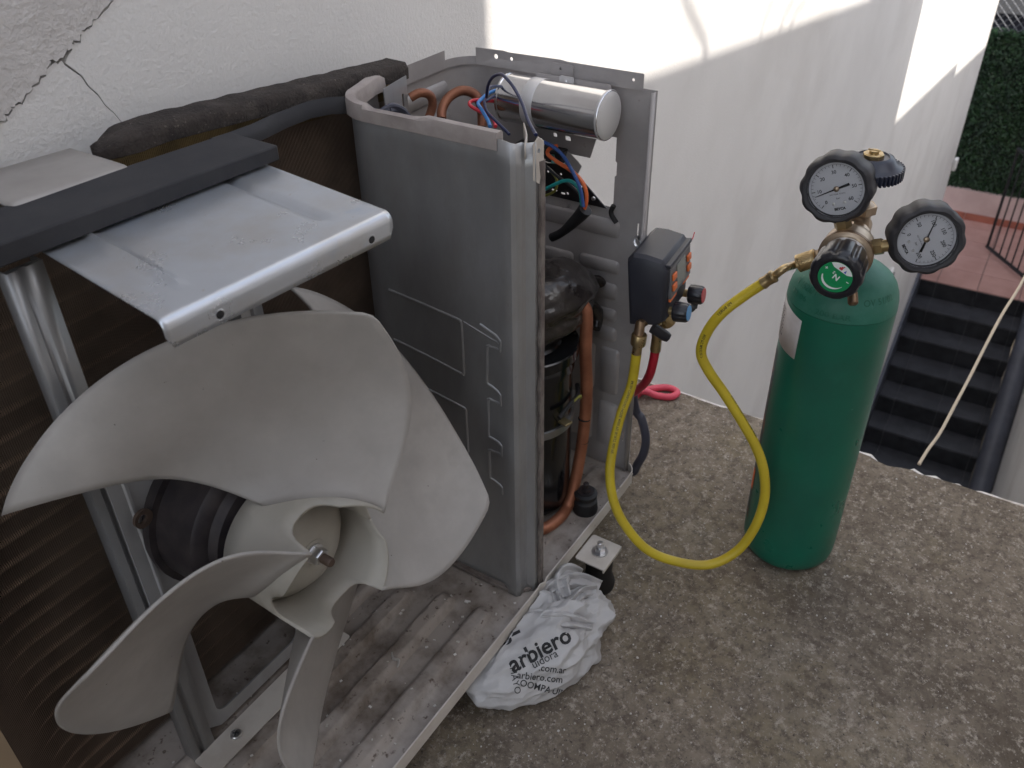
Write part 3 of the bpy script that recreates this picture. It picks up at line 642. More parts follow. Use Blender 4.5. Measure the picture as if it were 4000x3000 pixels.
def sweep(path, sec):
    """path of points with a cross-section [(side, up)] swept along it (up = z)"""
    m_ = MB(); P = [V(p) for p in path]; vs = []; fs = []
    for i, p in enumerate(P):
        d = P[min(i + 1, len(P) - 1)] - P[max(i - 1, 0)]; d.z = 0; d.normalize(); q = V((d.y, -d.x, 0))
        sc = sec(i) if callable(sec) else sec
        vs += [p + q * s + V((0, 0, u)) for s, u in sc]; n = len(sc)
    for i in range(len(P) - 1):
        for k in range(n): fs.append((i * n + k, i * n + (k + 1) % n, (i + 1) * n + (k + 1) % n, (i + 1) * n + k))
    fs += [tuple(range(n)), tuple(range((len(P) - 1) * n, len(P) * n))[::-1]]
    return m_.add(vs, fs)
fp = []
for i in range(61):
    x = -.507 + .365 * i / 60; e = min(1, (i + .6) / 5) ** .5
    fp.append((x, .242, coil_top(x) + .0015, e))
def fsec(i):
    e = fp[i][3]; j = .0009 * noise.noise(V((i * .9, 2, 0))); h_ = .0165 + .001 * i / 60 + .0012 * noise.noise(V((i * .35, 7, 0)))
    return [(.0165 * e + j, 0), (.0170 * e + j, h_ * .62 * e), (.0135 * e, h_ * .95 * e + j), (-.0125 * e, h_ * e), (-.0150 * e, h_ * .6), (-.0145 * e, 0)]
obj('top_foam', sweep([p[:3] for p in fp], fsec), 'foam', coil, angle=70)
M['clipm'] = mat('dusty_clip_metal', (.40, .375, .355), .5, .35, var=(.34, .315, .295), var_scale=14)
cl_rows = []
for f in [k / 10 for k in range(11)]:
    x = -.600 + .083 * f
    cl_rows.append([(x, y - .004 * f, z + .0005 - .003 * f) for y, z in ((.1905, .576), (.1905, .584), (.1912, .588), (.1935, .5905), (.197, .5915), (.215, .5918), (.240, .5918), (.262, .5918))])
for k in range(1, 3): cl_rows.insert(0, [(-.600 - .0035 * k, y, z - .0007 * k * k) for x, y, z in cl_rows[k - 1][:]])
obj('top_clip', MB().grid(cl_rows), 'clipm', coil, solid=.0012)
rnd = random.Random(4); m_ = MB()
m_.tube([(-.612, .214, .581), (-.63, .216, .584), (-.65, .218, .584), (-.70, .222, .582)], lambda t: .006 + .010 * min(1, t * 2), 8, sub=4); obj('torn_foam', m_, 'foam', coil)

# motor bracket
mbk = obj('motor_bracket', MB().plate([(-.6395, .012), (-.6155, .012), (-.6155, .035), (-.600, .022), (-.4675, .022), (-.4675, .012), (-.4455, .012), (-.4455, .560), (-.4675, .560), (-.4675, .400), (-.470, .385), (-.600, .385), (-.6155, .400), (-.6155, .563), (-.6395, .563)][::-1],
    [rrect(-.600, -.485, .040, .205, .012)[::-1]], .0016, lambda u, v, w_: V((u, .165 + w_, v))), 'galv_dull', ac)
def leg(x0, x1):
    m_ = MB(); yf, yb = .1648, .178
    prof = [(x0, yb), (x0, yf), (x0 + .0065, yf - .0004), (x0 + .0085, yf + .0022), (x0 + .0115, yf + .0022), (x0 + .0135, yf - .0004), (x1, yf), (x1, yb)]
    prof = [(a, b - .003) for a, b in prof]
    m_.grid([[(a, b, z) for a, b in prof] for z in (.006, .2, .4, .563)]); return m_
obj('leg', leg(-.6400, -.6150), 'galv_dull', mbk, solid=.0012)
obj('leg', leg(-.4680, -.4450), 'galv_dull', mbk, solid=.0012)
m_ = MB().plate(rrect(-.6415, -.440, .132, .1615, .003), [circ(-.598, .148, .0022)], .0012, lambda u, v, w_: V((u, v, .0145 + w_)))
obj('foot_flange', m_, 'cream', mbk)
hx = frame((-.598, .148, .0158), (0, 0, 1)); m_ = MB().lathe([(.0062, 0), (.0062, .001), (.0052, .0024), (0, .0032)], hx, 20); obj('screw', m_, 'zinc', mbk)
m_ = MB().box((-.0032, -.0006, .0024), (.0032, .0006, .0034), hx @ Matrix.Rotation(.5, 4, 'Z')).box((-.0006, -.0032, .0024), (.0006, .0032, .0035), hx @ Matrix.Rotation(.5, 4, 'Z')); obj('screw_slot', m_, 'ink', mbk)
M['platem'] = mat('motor_plate_metal', (.50, .50, .505), .45, .4, var=(.42, .415, .415), var_scale=10)
# raised plate carrying the motor, with a rounded bead
m_ = MB().plate(rrect(-.630, -.455, .196, .400, .018), [], .0015, lambda u, v, w_: V((u, .1585 - w_, v)))
bead = [V((u, .1570, v)) for u, v in rrect(-.616, -.469, .208, .388, .018)]; m_.tube(bead + [bead[0]], .0022, 6, False)
obj('motor_plate', m_, 'platem', mbk)
# top shelf: pressed sheet with a front flange and two beads
A_, B_, C_, D_ = V((-.614, .170, .571)), V((-.634, .018, .570)), V((-.449, .000, .570)), V((-.429, .152, .571))
def shelf(u, v): return A_ * (1 - u) * (1 - v) + D_ * u * (1 - v) + B_ * (1 - u) * v + C_ * u * v
def bead_h(u, v):
    z = 0
    for c, s in ((.17, 1), (.80, -1)):
        k = max(0, 1 - abs(u - c) / .022); e = min(1, max(0, (.86 - v) / .06)); z += s * .0036 * min(1, k * 1.4) * e
    return z
vv = [0, .06, .12, .2, .3, .4, .5, .6, .7, .76, .8, .84, .88, .94, .975]
uu = [i / 48 for i in range(49)]
rows = [[shelf(u, v) + V((0, 0, bead_h(u, v))) for u in uu] for v in vv]
fdir = (B_ - A_).normalized()
for k in range(1, 7):
    a = R_(90 * k / 6); rows.append([shelf(u, .975) + fdir * (.0065 * math.sin(a)) + V((0, 0, -.0065 * (1 - math.cos(a)))) for u in uu])
for k in range(1, 4): rows.append([shelf(u, .975) + fdir * .0065 + V((0, 0, -.0065 - .0040 * k)) + (V((.006, -.0006, 0)) if False else V((0, 0, 0))) for u in uu])
def trim(r, i):
    n = len(r) - 1; e = .030 * max(0, (i - 21) / 3)
    return [r[0] + (r[-1] - r[0]) * (min(max(k / n, e), 1 - e)) for k in range(n + 1)]
rows = [r if i < 21 else trim(r, i) for i, r in enumerate(rows)]
obj('top_shelf', MB().grid(rows), 'galv', mbk, solid=.0012, angle=50)
for u in (.20, .885):
    p = shelf(u, .975) + fdir * .0067 + V((0, 0, -.0122)); fr_ = frame(p, fdir)
    m_ = MB().lathe([(.0026, .0004), (.0034, .0006), (.0042, .0001)], fr_, 16); obj('hole_rim', m_, 'galv', mbk)
    m_ = MB().lathe([(.0028, .0006), (0, .0007)], fr_, 14); obj('screw_hole', m_, 'ink', mbk)
m_ = MB().add([(-.655, .149, .5745), (-.4225, .131, .5735), (-.4225, .1845, .5740), (-.655, .204, .575), (-.655, .149, .590), (-.4225, .131, .586), (-.4225, .1845, .587), (-.655, .204, .591)],
    [(3, 2, 1, 0), (4, 5, 6, 7), (0, 1, 5, 4), (1, 2, 6, 5), (2, 3, 7, 6), (3, 0, 4, 7)])
obj('foam_bar', m_, 'darkfoam', mbk, bevel=.0016)
m_ = sweep([(-.432, .192, .576), (-.405, .200, .5715), (-.375, .207, .568), (-.345, .212, .567), (-.31, .214, .5655), (-.283, .212, .562), (-.262, .207, .5575)], lambda i: [(.010 - .0006 * i, -.004), (.011 - .0006 * i, .003), (.004, .0085 + .0006 * i), (-.006, .0065), (-.009, -.003)])
obj('sealing_strip', m_, 'darkfoam', ac, angle=70)

# motor
AX, AZ_ = -.543, .297
fr = frame((AX, 0, AZ_), (0, -1, 0))
m_ = MB().lathe([(.0, -.159), (.074, -.159), (.076, -.150), (.076, -.146), (.070, -.145), (.070, -.104), (.066, -.099), (.058, -.097), (.056, -.088), (.046, -.084), (.044, -.074), (.026, -.072), (.024, -.060), (.0, -.060)], fr, 48)
motor = obj('fan_motor', m_, 'motor', ac)
for a in (152, 62, 242, 332):
    c_, s__ = math.cos(R_(a)), math.sin(R_(a))
    m_ = MB().plate(circ(.083, 0, .0085, 16) , [circ(.084, 0, .0042, 12)[::-1]], .003, lambda u, v, w_: V((AX + u * c_ - v * s__, .1475 - w_, AZ_ + u * s__ + v * c_)))
    obj('mounting_ear', m_, 'shaft', motor)

# fan: hub with scalloped rim, four twisted blades, shaft and nut
FA = V((.0563, 1, -.032)).normalized(); FX = (V((1, 0, 0)) - FA * FA.x).normalized(); FZ = FX.cross(FA); FO = V((-.5484, .03, .300))   # slightly tilted fan axis
def cyl(r, th, y): return FO + FX * (r * math.cos(R_(th))) + FZ * (r * math.sin(R_(th))) + FA * (y - .03)
fh = frame(FO - FA * .03, -FA)
def interp(P, t):
    n = len(P) - 1; x = t * n; i = min(int(x), n - 1); f = x - i
    a, b, c, d = P[max(i - 1, 0)], P[i], P[i + 1], P[min(i + 2, n)]
    return tuple(.5 * (2 * q + (r_ - p) * f + (2 * p - 5 * q + 4 * r_ - s) * f * f + (3 * q - p - 3 * r_ + s) * f ** 3) for p, q, r_, s in zip(a, b, c, d))
def resample(P, n=60):
    Q = [interp(P, i / 240) for i in range(241)]; w_ = [cyl(*q) for q in Q]; L_ = [0]
    for i in range(240): L_.append(L_[-1] + (w_[i + 1] - w_[i]).length)
    out = []; j = 0
    for k in range(n + 1):
        t = L_[-1] * k / n
        while j < 239 and L_[j + 1] < t: j += 1
        f = (t - L_[j]) / max(1e-9, L_[j + 1] - L_[j]); out.append(tuple(a + (b - a) * f for a, b in zip(Q[j], Q[j + 1])))
    return out
front = [(.0552, 32.4, -.0095), (.070, 36.7, -.0082), (.086, 39.1, -.0073), (.102, 40.8, -.0067), (.118, 42.7, -.0062), (.134, 45.3, -.0057), (.150, 49.1, -.0049), (.166, 53.8, -.0039), (.182, 59.2, -.0024), (.1979, 64.6, -.0003), (.2075, 67.6, .0022), (.2105, 70.0, .007)]
rear = [(.0552, 109, .0567), (.0688, 114.1, .079), (.0836, 118.4, .0927), (.0985, 121.9, .0999), (.1133, 124.9, .1028), (.1281, 127.8, .1032), (.1429, 130.6, .1035), (.1578, 133.6, .1056), (.1726, 137.1, .1116), (.1874, 141.3, .1237), (.1990, 145.6, .1405)]
outer = [(.2105, 70.0, .007), (.2104, 76.8, .0282), (.2095, 84.6, .0520), (.2086, 92.4, .0722), (.2075, 100.2, .0890), (.2064, 108, .1029), (.2052, 115.8, .1143), (.2039, 123.7, .1236), (.2025, 131.5, .1311), (.201, 139.3, .1373), (.1990, 145.6, .1405)]
NS, NR = 40, 26
Fp, Rp, Op = resample(front, NR), resample(rear, NR), resample(outer, NS)
YP = [0, .2, .366, .51, .63, .726, .806, .872, .925, .969, 1]
def yprof(t): x = t * 10; i = min(int(x), 9); return YP[i] + (YP[i + 1] - YP[i]) * (x - i)
root = [(.0552, 32.4 + 76.6 * i / NS, -.0095 + .0662 * (.5 * i / NS + .5 * yprof(i / NS))) for i in range(NS + 1)]
def blade_pts(rot):
    rows = []
    for j in range(NR + 1):
        v = (j / NR) ** 1.0; row = []
        for i in range(NS + 1):
            u = i / NS; q = []
            for k in range(3):
                c = (1 - u) * Fp[j][k] + u * Rp[j][k] + (1 - v) * root[i][k] + v * Op[i][k]
                c -= (1 - u) * (1 - v) * root[0][k] + u * (1 - v) * root[NS][k] + (1 - u) * v * Op[0][k] + u * v * Op[NS][k]
                q.append(c)
            fl = max(0, 1 - (q[0] - .0552) / .020); q[2] -= .013 * fl * fl * math.sin(math.pi * u) ** .7      # root flares into the hub
            row.append(cyl(q[0], q[1] - rot, q[2]))
        rows.append(row)
    return rows
fan = None
hub = MB(); NA = 144
def rim_y(th):
    p = ((th - 32) % 90)
    T = [(0, -.0095), (5, -.0090), (14, -.0068), (26, -.0035), (36, .0005), (43, .004), (45.5, .009), (49, .0145), (54, .0185), (60, .0208), (69, .0215), (78, .0205), (84, .0175), (87.5, .012), (89, .003), (90, -.0095)]
    for (a, ya), (b, yb) in zip(T, T[1:]):
        if a <= p <= b: return ya + (yb - ya) * (p - a) / (b - a)
rows = []
for yb, r_ in ((1.0, .0548), (.75, .0550), (.5, .0551), (.25, .0552), (0, .0554)):
    rows.append([cyl(r_, 360 * k / NA, rim_y(360 * k / NA) + (.074 - rim_y(360 * k / NA)) * yb) for k in range(NA + 1)])
hub.grid(rows)
hubo = obj('fan', hub, 'hubp', ac, label='milky plastic four blade propeller fan with scalloped hub', solid=.0026, angle=50)
fh2 = fh @ Matrix.Translation((0, 0, .008))
m_ = MB()
# back plate, boss and inner cone
m_.lathe([(.0535, -.066), (.046, -.056), (.034, -.045), (.020, -.0405), (.0125, -.040)], fh2, 48)
m_.lathe([(.0125, -.070), (.0125, -.041), (.0118, -.0393), (.0050, -.0393)], fh2, 24)
obj('hub_plate', m_, 'hubp', hubo, solid=.0018)
for k in range(4):
    t = R_(90 * k + 22); d = FX * math.cos(t) + FZ * math.sin(t); c0 = FO + FA * .006
    m_ = MB().add([c0 + d * .012 + V((0, -.002, 0)), c0 + d * .047 + V((0, .022, 0)), c0 + d * .047 + V((0, .014, 0)), c0 + d * .030 + V((0, -.001, 0)), c0 + d * .012 + V((0, -.004, 0))], [(0, 1, 2, 3, 4)])
    obj('hub_web', m_, 'hubp', hubo, solid=.0018)
for k in range(4): obj('blade', MB().grid(blade_pts(90 * k)), 'fan', hubo, solid=.0024, angle=75)
m_ = MB().lathe([(.0072, -.0391), (.0090, -.0386), (.0090, -.0372)], fh2, 24).lathe([(.0075, -.0372), (.0078, -.0355), (.0078, -.0300), (.0066, -.0282)], fh2 @ Matrix.Rotation(.35, 4, 'Z'), 6); obj('nut', m_, 'zinc', hubo)
m_ = MB().lathe([(.0042, -.08), (.0042, -.0195), (.0034, -.018)], fh2, 16); obj('motor_shaft', m_, 'shaft', hubo)

# partition panel between fan and compressor
plan = [(-.2495, -.0055), (-.2600, -.0055), (-.2632, .0030), (-.2660, .0045), (-.2755, .0045), (-.2790, .0080), (-.2785, .018), (-.2735, .030), (-.2735, .06), (-.2730, .12), (-.2740, .165)]
plan += [(-.2740 + .040 * (1 - math.cos(R_(a))), .168 + .045 * math.sin(R_(a))) for a in (10, 25, 40, 55, 70, 85)] + [(-.195, .226), (-.150, .243)]
def ptop(i):
    if i >= len(plan) - 1: return .545
    return .563 if i > 6 else (.558 + .008 * (i / 6) if i > 1 else .562)
rows = []
for f in (0, .02, .25, .5, .75, .96, 1):
    rows.append([(x - .004 * (1 - f), y, .006 + (ptop(i) - .006) * f + (.0015 * noise.noise(V((i * .8, 4, 0))) if f == 0 else 0)) for i, (x, y) in enumerate(plan)])
part = obj('partition_panel', MB().grid(rows), 'galv_dull', ac, solid=.0011, angle=30)
m_ = MB()
def part_x(y, z):
    for (xa, ya), (xb, yb) in zip(plan[5:11], plan[6:12]):
        if ya <= y <= yb: return xa + (xb - xa) * (y - ya) / (yb - ya) - .004 * (1 - z / .563)
    return plan[10][0] - .004 * (1 - z / .563)
def on_part(pts, n=6):
    P = [V(p) for p in pts]; out = []
    for a_, b_ in zip(P, P[1:]):
        for k in range(n): q = a_ + (b_ - a_) * (k / n); out.append(V((part_x(q.y, q.z) - .0002, q.y, q.z)))
    out.append(V((part_x(P[-1].y, P[-1].z) - .0002, P[-1].y, P[-1].z))); return out
for pts in ([(0, .165, .377), (0, .076, .368), (0, .073, .365), (0, .073, .305), (0, .076, .302), (0, .165, .316)], [(0, .165, .270), (0, .076, .258), (0, .073, .255), (0, .073, .20), (0, .076, .197), (0, .165, .205)], D['partition_zig']):
    m_.tube(smooth(on_part(pts, 3), 2), .0019, 8)
m_.tube(on_part([(0, .022, .356), (0, .036, .358), (0, .070, .3675)]), .0012, 6)
obj('pressed_beads', m_, 'galv_dull', part)
m_ = MB().tube([(-.2697, .0046, .012), (-.2662, .0046, .556)], .0012, 6).tube([(-.2770, .006, .012), (-.2745, .0062, .556)], .0013, 6); obj('pressed_seam', m_, 'galv_dull', part)
fpth = [(-.2735, .022)] + [(x, y) for x, y in plan[8:]]
fpth = [V((x, y, 0)) for x, y in fpth]; fpth = smooth(fpth, 3)
def esec(i):
    n = len(fpth); j = .0006 * noise.noise(V((i * 1.3, 0, 3))); cut = .006 if 5 < i < 10 else 0
    w2 = .0052 + j
    return [(w2, -.0075), (w2, .0075 - cut * .4), (w2 * .6, .0095 - cut), (-w2 * .8, .0095 - cut), (-w2, .006), (-w2, -.006)]
m_ = sweep([(p.x, p.y, .561 - .016 * max(0, (p.x + .20) / .05)) for p in fpth], esec); obj('edge_foam', m_, 'edgefoam', part, angle=50)
m_ = MB()
rnd = random.Random(3); zs = [.10 + .0148 * k for k in range(31)]
m_.grid([[(-.2492 + dx * (1 + .25 * rnd.uniform(-1, 1)), -.0072 + dy, z) for dx, dy in ((.0002, .004), (-.0002, -.001), (-.0062, -.0016), (-.0068, .0012))] for z in [.008, .05] + zs]); obj('front_edge_foam', m_, 'brownfoam', part, solid=.002)
m_ = MB().plate([(-.0075, .528), (.0045, .520), (.0045, .561), (-.002, .566), (-.0075, .560)], [circ(-.0012, .5535, .0022)], .0012, lambda u, v, w_: V((-.2545 - w_ + u * .9, -.0062 - w_ - u * .35, v))); obj('corner_tab', m_, 'cream', part)
m_ = MB().grid([[(x, y, z) for x, y in ((-.268, .0), (-.246, .012), (-.222, .030))] for z in (.5485, .5615)]); obj('top_return', m_, 'cream', part, solid=.0012)
m_ = sweep([(-.262, -.002, .007), (-.2785, .012, .0075), (-.281, .05, .008), (-.281, .10, .009), (-.281, .15, .009)], lambda i: [(.004 + .0012 * math.sin(i * 2.1), -.002), (.0035, .0035 + .0015 * math.sin(i * 1.7)), (-.003, .003), (-.003, -.002)]); obj('sealant', m_, 'brownfoam', part, angle=70)

# right side panel: side face with a window, rounded corner and a short rear face
hole = [(.0455, .4765), (.0455, .449), (.0435, .447), (.0435, .432), (.0455, .430), (.0455, .397), (.0485, .3915), (.135, .3915), (.140, .396), (.140, .470), (.135, .4765)]
holes = [hole[::-1], rrect(.0105, .0125, .3585, .379, .0009, 2), rrect(.011, .013, .05, .066, .0009, 2), circ(.128, .520, .002)]
m_ = MB().plate([(.0, -.004), (.217, -.004), (.217, .536), (.0, .536)], holes, .0011, lambda u, v, w_: V((-w_, u, v)))
arc = [(-.040 + .040 * math.cos(R_(a)), .217 + .040 * math.sin(R_(a))) for a in (0, 15, 30, 45, 60, 75, 90)]
m_.grid([[(x, y, z) for x, y in arc + [(-.07, .257), (-.10, .257), (-.128, .257)]] for z in (-.004, .2, .4, .536)])
m_.plate([(.0155, .5345), (.232, .5345), (.232, .5535), (.196, .5535), (.188, .5525), (.118, .5535), (.110, .5525), (.0165, .5525), (.0155, .5515)], [circ(.0275, .5445, .0017), circ(.184, .5457, .0021), circ(.2055, .5457, .0028)], .0011, lambda u, v, w_: V((-.0035 - w_, min(u, .217) + max(0, u - .217) * .9, v)) if u <= .217 else V((-.0035 - (u - .217) * .25 - w_, .217 + (u - .217) * .97, v)))
arc2 = [(-.040 + .0362 * math.cos(R_(a)), .217 + .0362 * math.sin(R_(a))) for a in (20, 35, 50, 65, 80, 90)]
m_.grid([[(x, y, z) for x, y in arc2] for z in (.534, .5435)])
m_.grid([[(x, y, z) for x, y in ((-.040, .2532), (-.07, .2532), (-.10, .2532), (-.126, .2532))] for z in (.534, .5545)])
side = obj('side_panel', m_, 'panel', ac, angle=30)
m_ = MB().grid([[(x, .001 + dy, z) for x, dy in ((-.0012, 0), (-.0075, .0005), (-.0080, .003))] for z in (0, .535)]); obj('front_flange', m_, 'panel', side, solid=.001)
def pad(y0, y1, z0, z1, r=.006):
    m_ = MB(); o = rrect(y0, y1, z0, z1, r); i_ = rrect(y0 + .002, y1 - .002, z0 + .002, z1 - .002, max(.001, r - .002))
    n = len(o); m_.add([(-.0012, a, b) for a, b in o] + [(-.0040, a, b) for a, b in i_], [(k, (k + 1) % n, (k + 1) % n + n, k + n) for k in range(n)] + [tuple(range(n, 2 * n))]); return m_
for y0, y1, z0, z1 in ((.032, .088, .304, .3225), (.097, .142, .300, .319), (.035, .16, .353, .376), (.033, .070, .267, .290), (.032, .070, .235, .254), (.031, .070, .205, .227), (.024, .052, .122, .195), (.022, .052, .034, .108), (.075, .16, .24, .29), (.06, .16, .122, .195), (.06, .16, .034, .108)):
    obj('pressed_pad', pad(y0, y1, z0, z1), 'panel', side, angle=60)
for x0, x1, z0, z1 in ((-.116, -.035, .500, .520), (-.116, -.035, .465, .486), (-.116, -.035, .430, .45)):
    m_ = MB(); o = rrect(x0, x1, z0, z1, .008); i_ = rrect(x0 + .0025, x1 - .0025, z0 + .0025, z1 - .0025, .0055); n = len(o)
    m_.add([(a, .2565, b) for a, b in o] + [(a, .2530, b) for a, b in i_], [(k, (k + 1) % n, (k + 1) % n + n, k + n) for k in range(n)] + [tuple(range(n, 2 * n))]); obj('pressed_pad', m_, 'panel', side, angle=60)

# capacitor with its bracket, terminal plate and wiring
m_ = MB().plate(rrect(.050, .146, .478, .5375, .003), [circ(.103, .531, .0022)], .0012, lambda u, v, w_: V((-.0115 - w_ - (.5375 - v) * .06, u, v)))
m_.plate([(.1005, .534), (.129, .534), (.129, .5485), (.1275, .550), (.102, .550), (.1005, .5485)], [circ(.1165, .5445, .0019)], .0012, lambda u, v, w_: V((-.0062 - w_, u, v)))
m_.plate([(.064, .478), (.150, .478), (.150, .447), (.0775, .447), (.069, .4665)], [rrect(.118, .123, .467, .472, .001, 2), rrect(.100, .107, .465, .471, .001, 2)], .0012, lambda u, v, w_: V((-.013 - w_ + (.478 - v) * .35, u, v)))
cbr = obj('capacitor_bracket', m_, 'panel', ac)
cfr = frame((-.0385, .0375, .5135), (.05, 1, -.018))
m_ = MB().lathe([(.0262, .0), (.0270, .0012), (.0268, .004), (.0266, .131), (.0274, .132), (.0274, .134), (.0240, .1345), (.0, .1345)], cfr, 48)
cap = obj('capacitor', m_, 'alu', ac, label='polished metal capacitor can lying across the top')
m_ = MB().lathe([(.0, -.0034), (.012, -.0030), (.020, -.0018), (.0248, -.0006), (.0272, .0012), (.0270, .0030)], cfr, 40); obj('end_cap', m_, 'aluend', cap)
m_ = MB().lathe([(.0268, .084), (.0270, .0843), (.0270, .0997), (.0268, .100)], cfr, 48); obj('clamp_band', m_, 'aluend', cap)
m_ = MB().plate(rrect(.094, .112, .5285, .5405, .002), [circ(.103, .534, .0025)], .0015, lambda u, v, w_: V((-.0165 - w_, u, v))); obj('clamp_tab', m_, 'aluend', cap)
m_ = MB().lathe([(.0028, 0), (.0036, .0004), (.0036, .0018), (.002, .0026)], frame((-.0182, .1045, .5335), (-1, 0, .4)), 12); obj('clamp_screw', m_, 'zinc', cap)
for (x_, y_, z_), lbl in (((-.0315, .174, .5225), 0), ((-.0435, .174, .508), 0)):
    m_ = MB().box((-.0032, -.001, -.0022), (.0032, .012, .0022), Matrix.Translation((x_, y_ - .001, z_))); obj('terminal_sleeve', m_, 'term', cap, bevel=.0008)
tbp = MB().plate([(.165, .434), (.103, .4375), (.085, .4265), (.0515, .391), (.088, .3905), (.165, .390)], [circ(.110, .4245, .0016), circ(.128, .424, .0016), circ(.118, .4135, .0016), circ(.0835, .4135, .0018), circ(.100, .4115, .0016), circ(.140, .4105, .0016), circ(.1035, .3995, .0018), rrect(.118, .126, .3985, .4012, .0012, 2), rrect(.107, .113, .3965, .3995, .0012, 2), circ(.0685, .3995, .0016)], .0015, lambda u, v, w_: V((-.0150 - w_ + (.434 - v) * .22, u, v)))
tb_ = obj('terminal_plate', tbp, 'board', ac)
m_ = MB().box((-.030, .101, .4425), (-.014, .165, .4575)); obj('terminal_block', m_, 'board', tb_, bevel=.001)
m_ = MB().plate([(.085, .4285), (.102, .4395), (.098, .4575), (.084, .4475), (.079, .4425)], [], .0012, lambda u, v, w_: V((-.020 - w_, u, v))); obj('terminal_bracket', m_, 'panel', tb_)
for y_ in (.148, .128, .110):
    m_ = MB().tube([(-.0305, y_ + .002, .4515), (-.037, y_, .4535), (-.043, y_ - .006, .4545), (-.046, y_ - .008, .450)], .0027, 8, sub=3); obj('terminal_sleeve', m_, 'term', tb_)
for y_, z_ in ((.0655, .403), (.0985, .386)):
    m_ = MB().lathe([(.0026, 0), (.0024, .0016), (0, .0022)], frame((-.0135, y_, z_), (-1, 0, 0)), 12); obj('screw', m_, 'zinc', tb_)
WR = .00165
for key, m__, r_, n_ in (('wire_navy', 'w_navy', WR, 'navy looped wire'), ('wire_navy_low', 'w_navy', WR, 'navy wire'), ('wire_blue', 'w_blue', .0021, 'bright blue wire'), ('wire_red', 'w_red', .0021, 'red wire'),
                     ('wire_orange', 'w_orange', .0023, 'orange wire'), ('wire_blue_low', 'w_bluelo', .0021, 'blue wire below the capacitor'), ('wire_teal', 'w_teal', .0021, 'teal wire'), ('wire_dark', 'w_dark', .0018, 'black wire'), ('wire_yellowgreen', 'w_yg', .0016, 'yellow-green wire')):
    obj('wire', MB().tube(D[key], r_, 8, sub=5), m__, ac, label=n_)
obj('cable_sleeve', MB().tube(D['sleeve'], lambda t: .0088 - .0035 * min(1, t * 1.6), 14, sub=4), 'blackmetal', ac)
obj('cable_stub', MB().tube(D['sleeve2'], .0030, 8, sub=4), 'rubber', ac)
obj('copper_pipe', MB().tube(D['copper_arc'], .0055, 12, sub=5), 'copper_dull', ac, label='dull copper bend under the wires')
obj('copper_pipe', MB().tube([(-.155, .215, .537), (-.146, .208, .541), (-.136, .203, .536), (-.133, .203, .525), (-.137, .206, .512)], .0048, 12, sub=5), 'copper_dull', ac, label='small copper return bend at the coil end')
m_ = MB().plate([(-.2055, .500), (-.160, .497), (-.156, .560), (-.178, .561), (-.209, .562)], [rrect(-.170, -.166, .53, .545, .0015, 2)], .0012, lambda u, v, w_: V((u, .206 + (u + .2) * .25 + w_, v)))
obj('coil_end_bracket', m_, 'galv_dull', ac)
m_ = MB()
for k in range(3): m_.tube([(-.232 + .004 * k, .190 - .002 * k, .548), (-.218 + .004 * k, .186, .551 - .004 * k), (-.203 + .005 * k, .182, .540 - .006 * k), (-.2, .18, .52)], .0028, 8, sub=4)
obj('coil_wiring', m_, 'cable', ac)

# compressor
cp = V((-.125, .090))
cfr2 = frame((cp.x, cp.y, 0), (0, 0, 1))
m_ = MB().lathe([(.050, .012), (.0555, .020), (.0565, .03), (.0565, .225), (.0585, .226), (.0585, .232), (.054, .245), (.040, .262), (.02, .272), (0, .274)], cfr2, 48)
M['zincd'] = mat('dull_clamp_steel', (.30, .30, .30), .35, .8)
comp = obj('compressor', m_, 'blackgloss', ac, label='glossy black compressor shell')
m_ = MB().lathe([(.062, .2445), (.0635, .246), (.0635, .258), (.062, .2595)], cfr2, 40); obj('upper_cap', m_, 'blackgloss', comp)
m_ = MB().lathe([(.0578, .146), (.0590, .1465), (.0590, .157), (.0578, .1575)], cfr2, 48); obj('clamp_band', m_, 'zincd', comp)
m_ = MB().box((-.006, -.0015, -.009), (.006, .0015, .009), frame((-.137, .0295, .166), (-.3, -1, .1))); obj('tag', m_, 'brasslite', comp, bevel=.001)
m_ = MB().tube([(-.152, .028, .182), (-.127, .028, .186), (-.102, .031, .184), (-.085, .041, .186)], .003, 8, sub=4); obj('lead', m_, 'rubber', comp)
m_ = MB().tube([(-.119, .027, .186), (-.110, .024, .190), (-.104, .025, .186), (-.101, .027, .180)], .0015, 6, sub=4); obj('tie', m_, 'w_yg', comp)
# rubbery wrap over the terminal cover: a lumpy blob
bmw = bmesh.new(); bmesh.ops.create_icosphere(bmw, subdivisions=5, radius=1)
pts = []
for v in bmw.verts:
    c_ = v.co.copy(); x, y, z = c_.x * .074, c_.y * .048, c_.z * .047
    x += -.004; 
    if c_.z > 0: z *= .9
    z -= .022 * max(0, c_.x) ** 2
    k = 1.06 + .13 * noise.noise(c_ * 1.9 + V((3, 1, 5))) + .06 * (.5 - abs(noise.noise(V((c_.x * 3, c_.y * 4, c_.z * 6)))))  + .012 * noise.noise(c_ * 11)
    if c_.y < -.3 and -.5 < c_.z < .25: k -= .13 * (1 - abs(c_.z + .1) / .4 if abs(c_.z + .1) < .4 else 0)
    pts.append(V((-.090, .078, .304)) + V((x, y, z)) * k)
m_ = MB(); m_.v = [tuple(p) for p in pts]; m_.f = [tuple(v.index for v in f.verts) for f in bmw.faces]; bmw.free()
obj('terminal_cover', m_, 'plastic_wrap', comp, angle=60)
m_ = MB().tube([(-.036, .056, .272), (-.026, .05, .262), (-.024, .048, .248), (-.034, .045, .240)], lambda t: .0085 - .003 * abs(t - .4), 10, sub=4); obj('cover_flap', m_, 'plastic_wrap', comp)
m_ = MB().tube([(-.024, .062, .298), (-.012, .056, .296), (-.007, .053, .289)], .0065, 10, sub=3); obj('cover_plug', m_, 'plastic_wrap', comp)
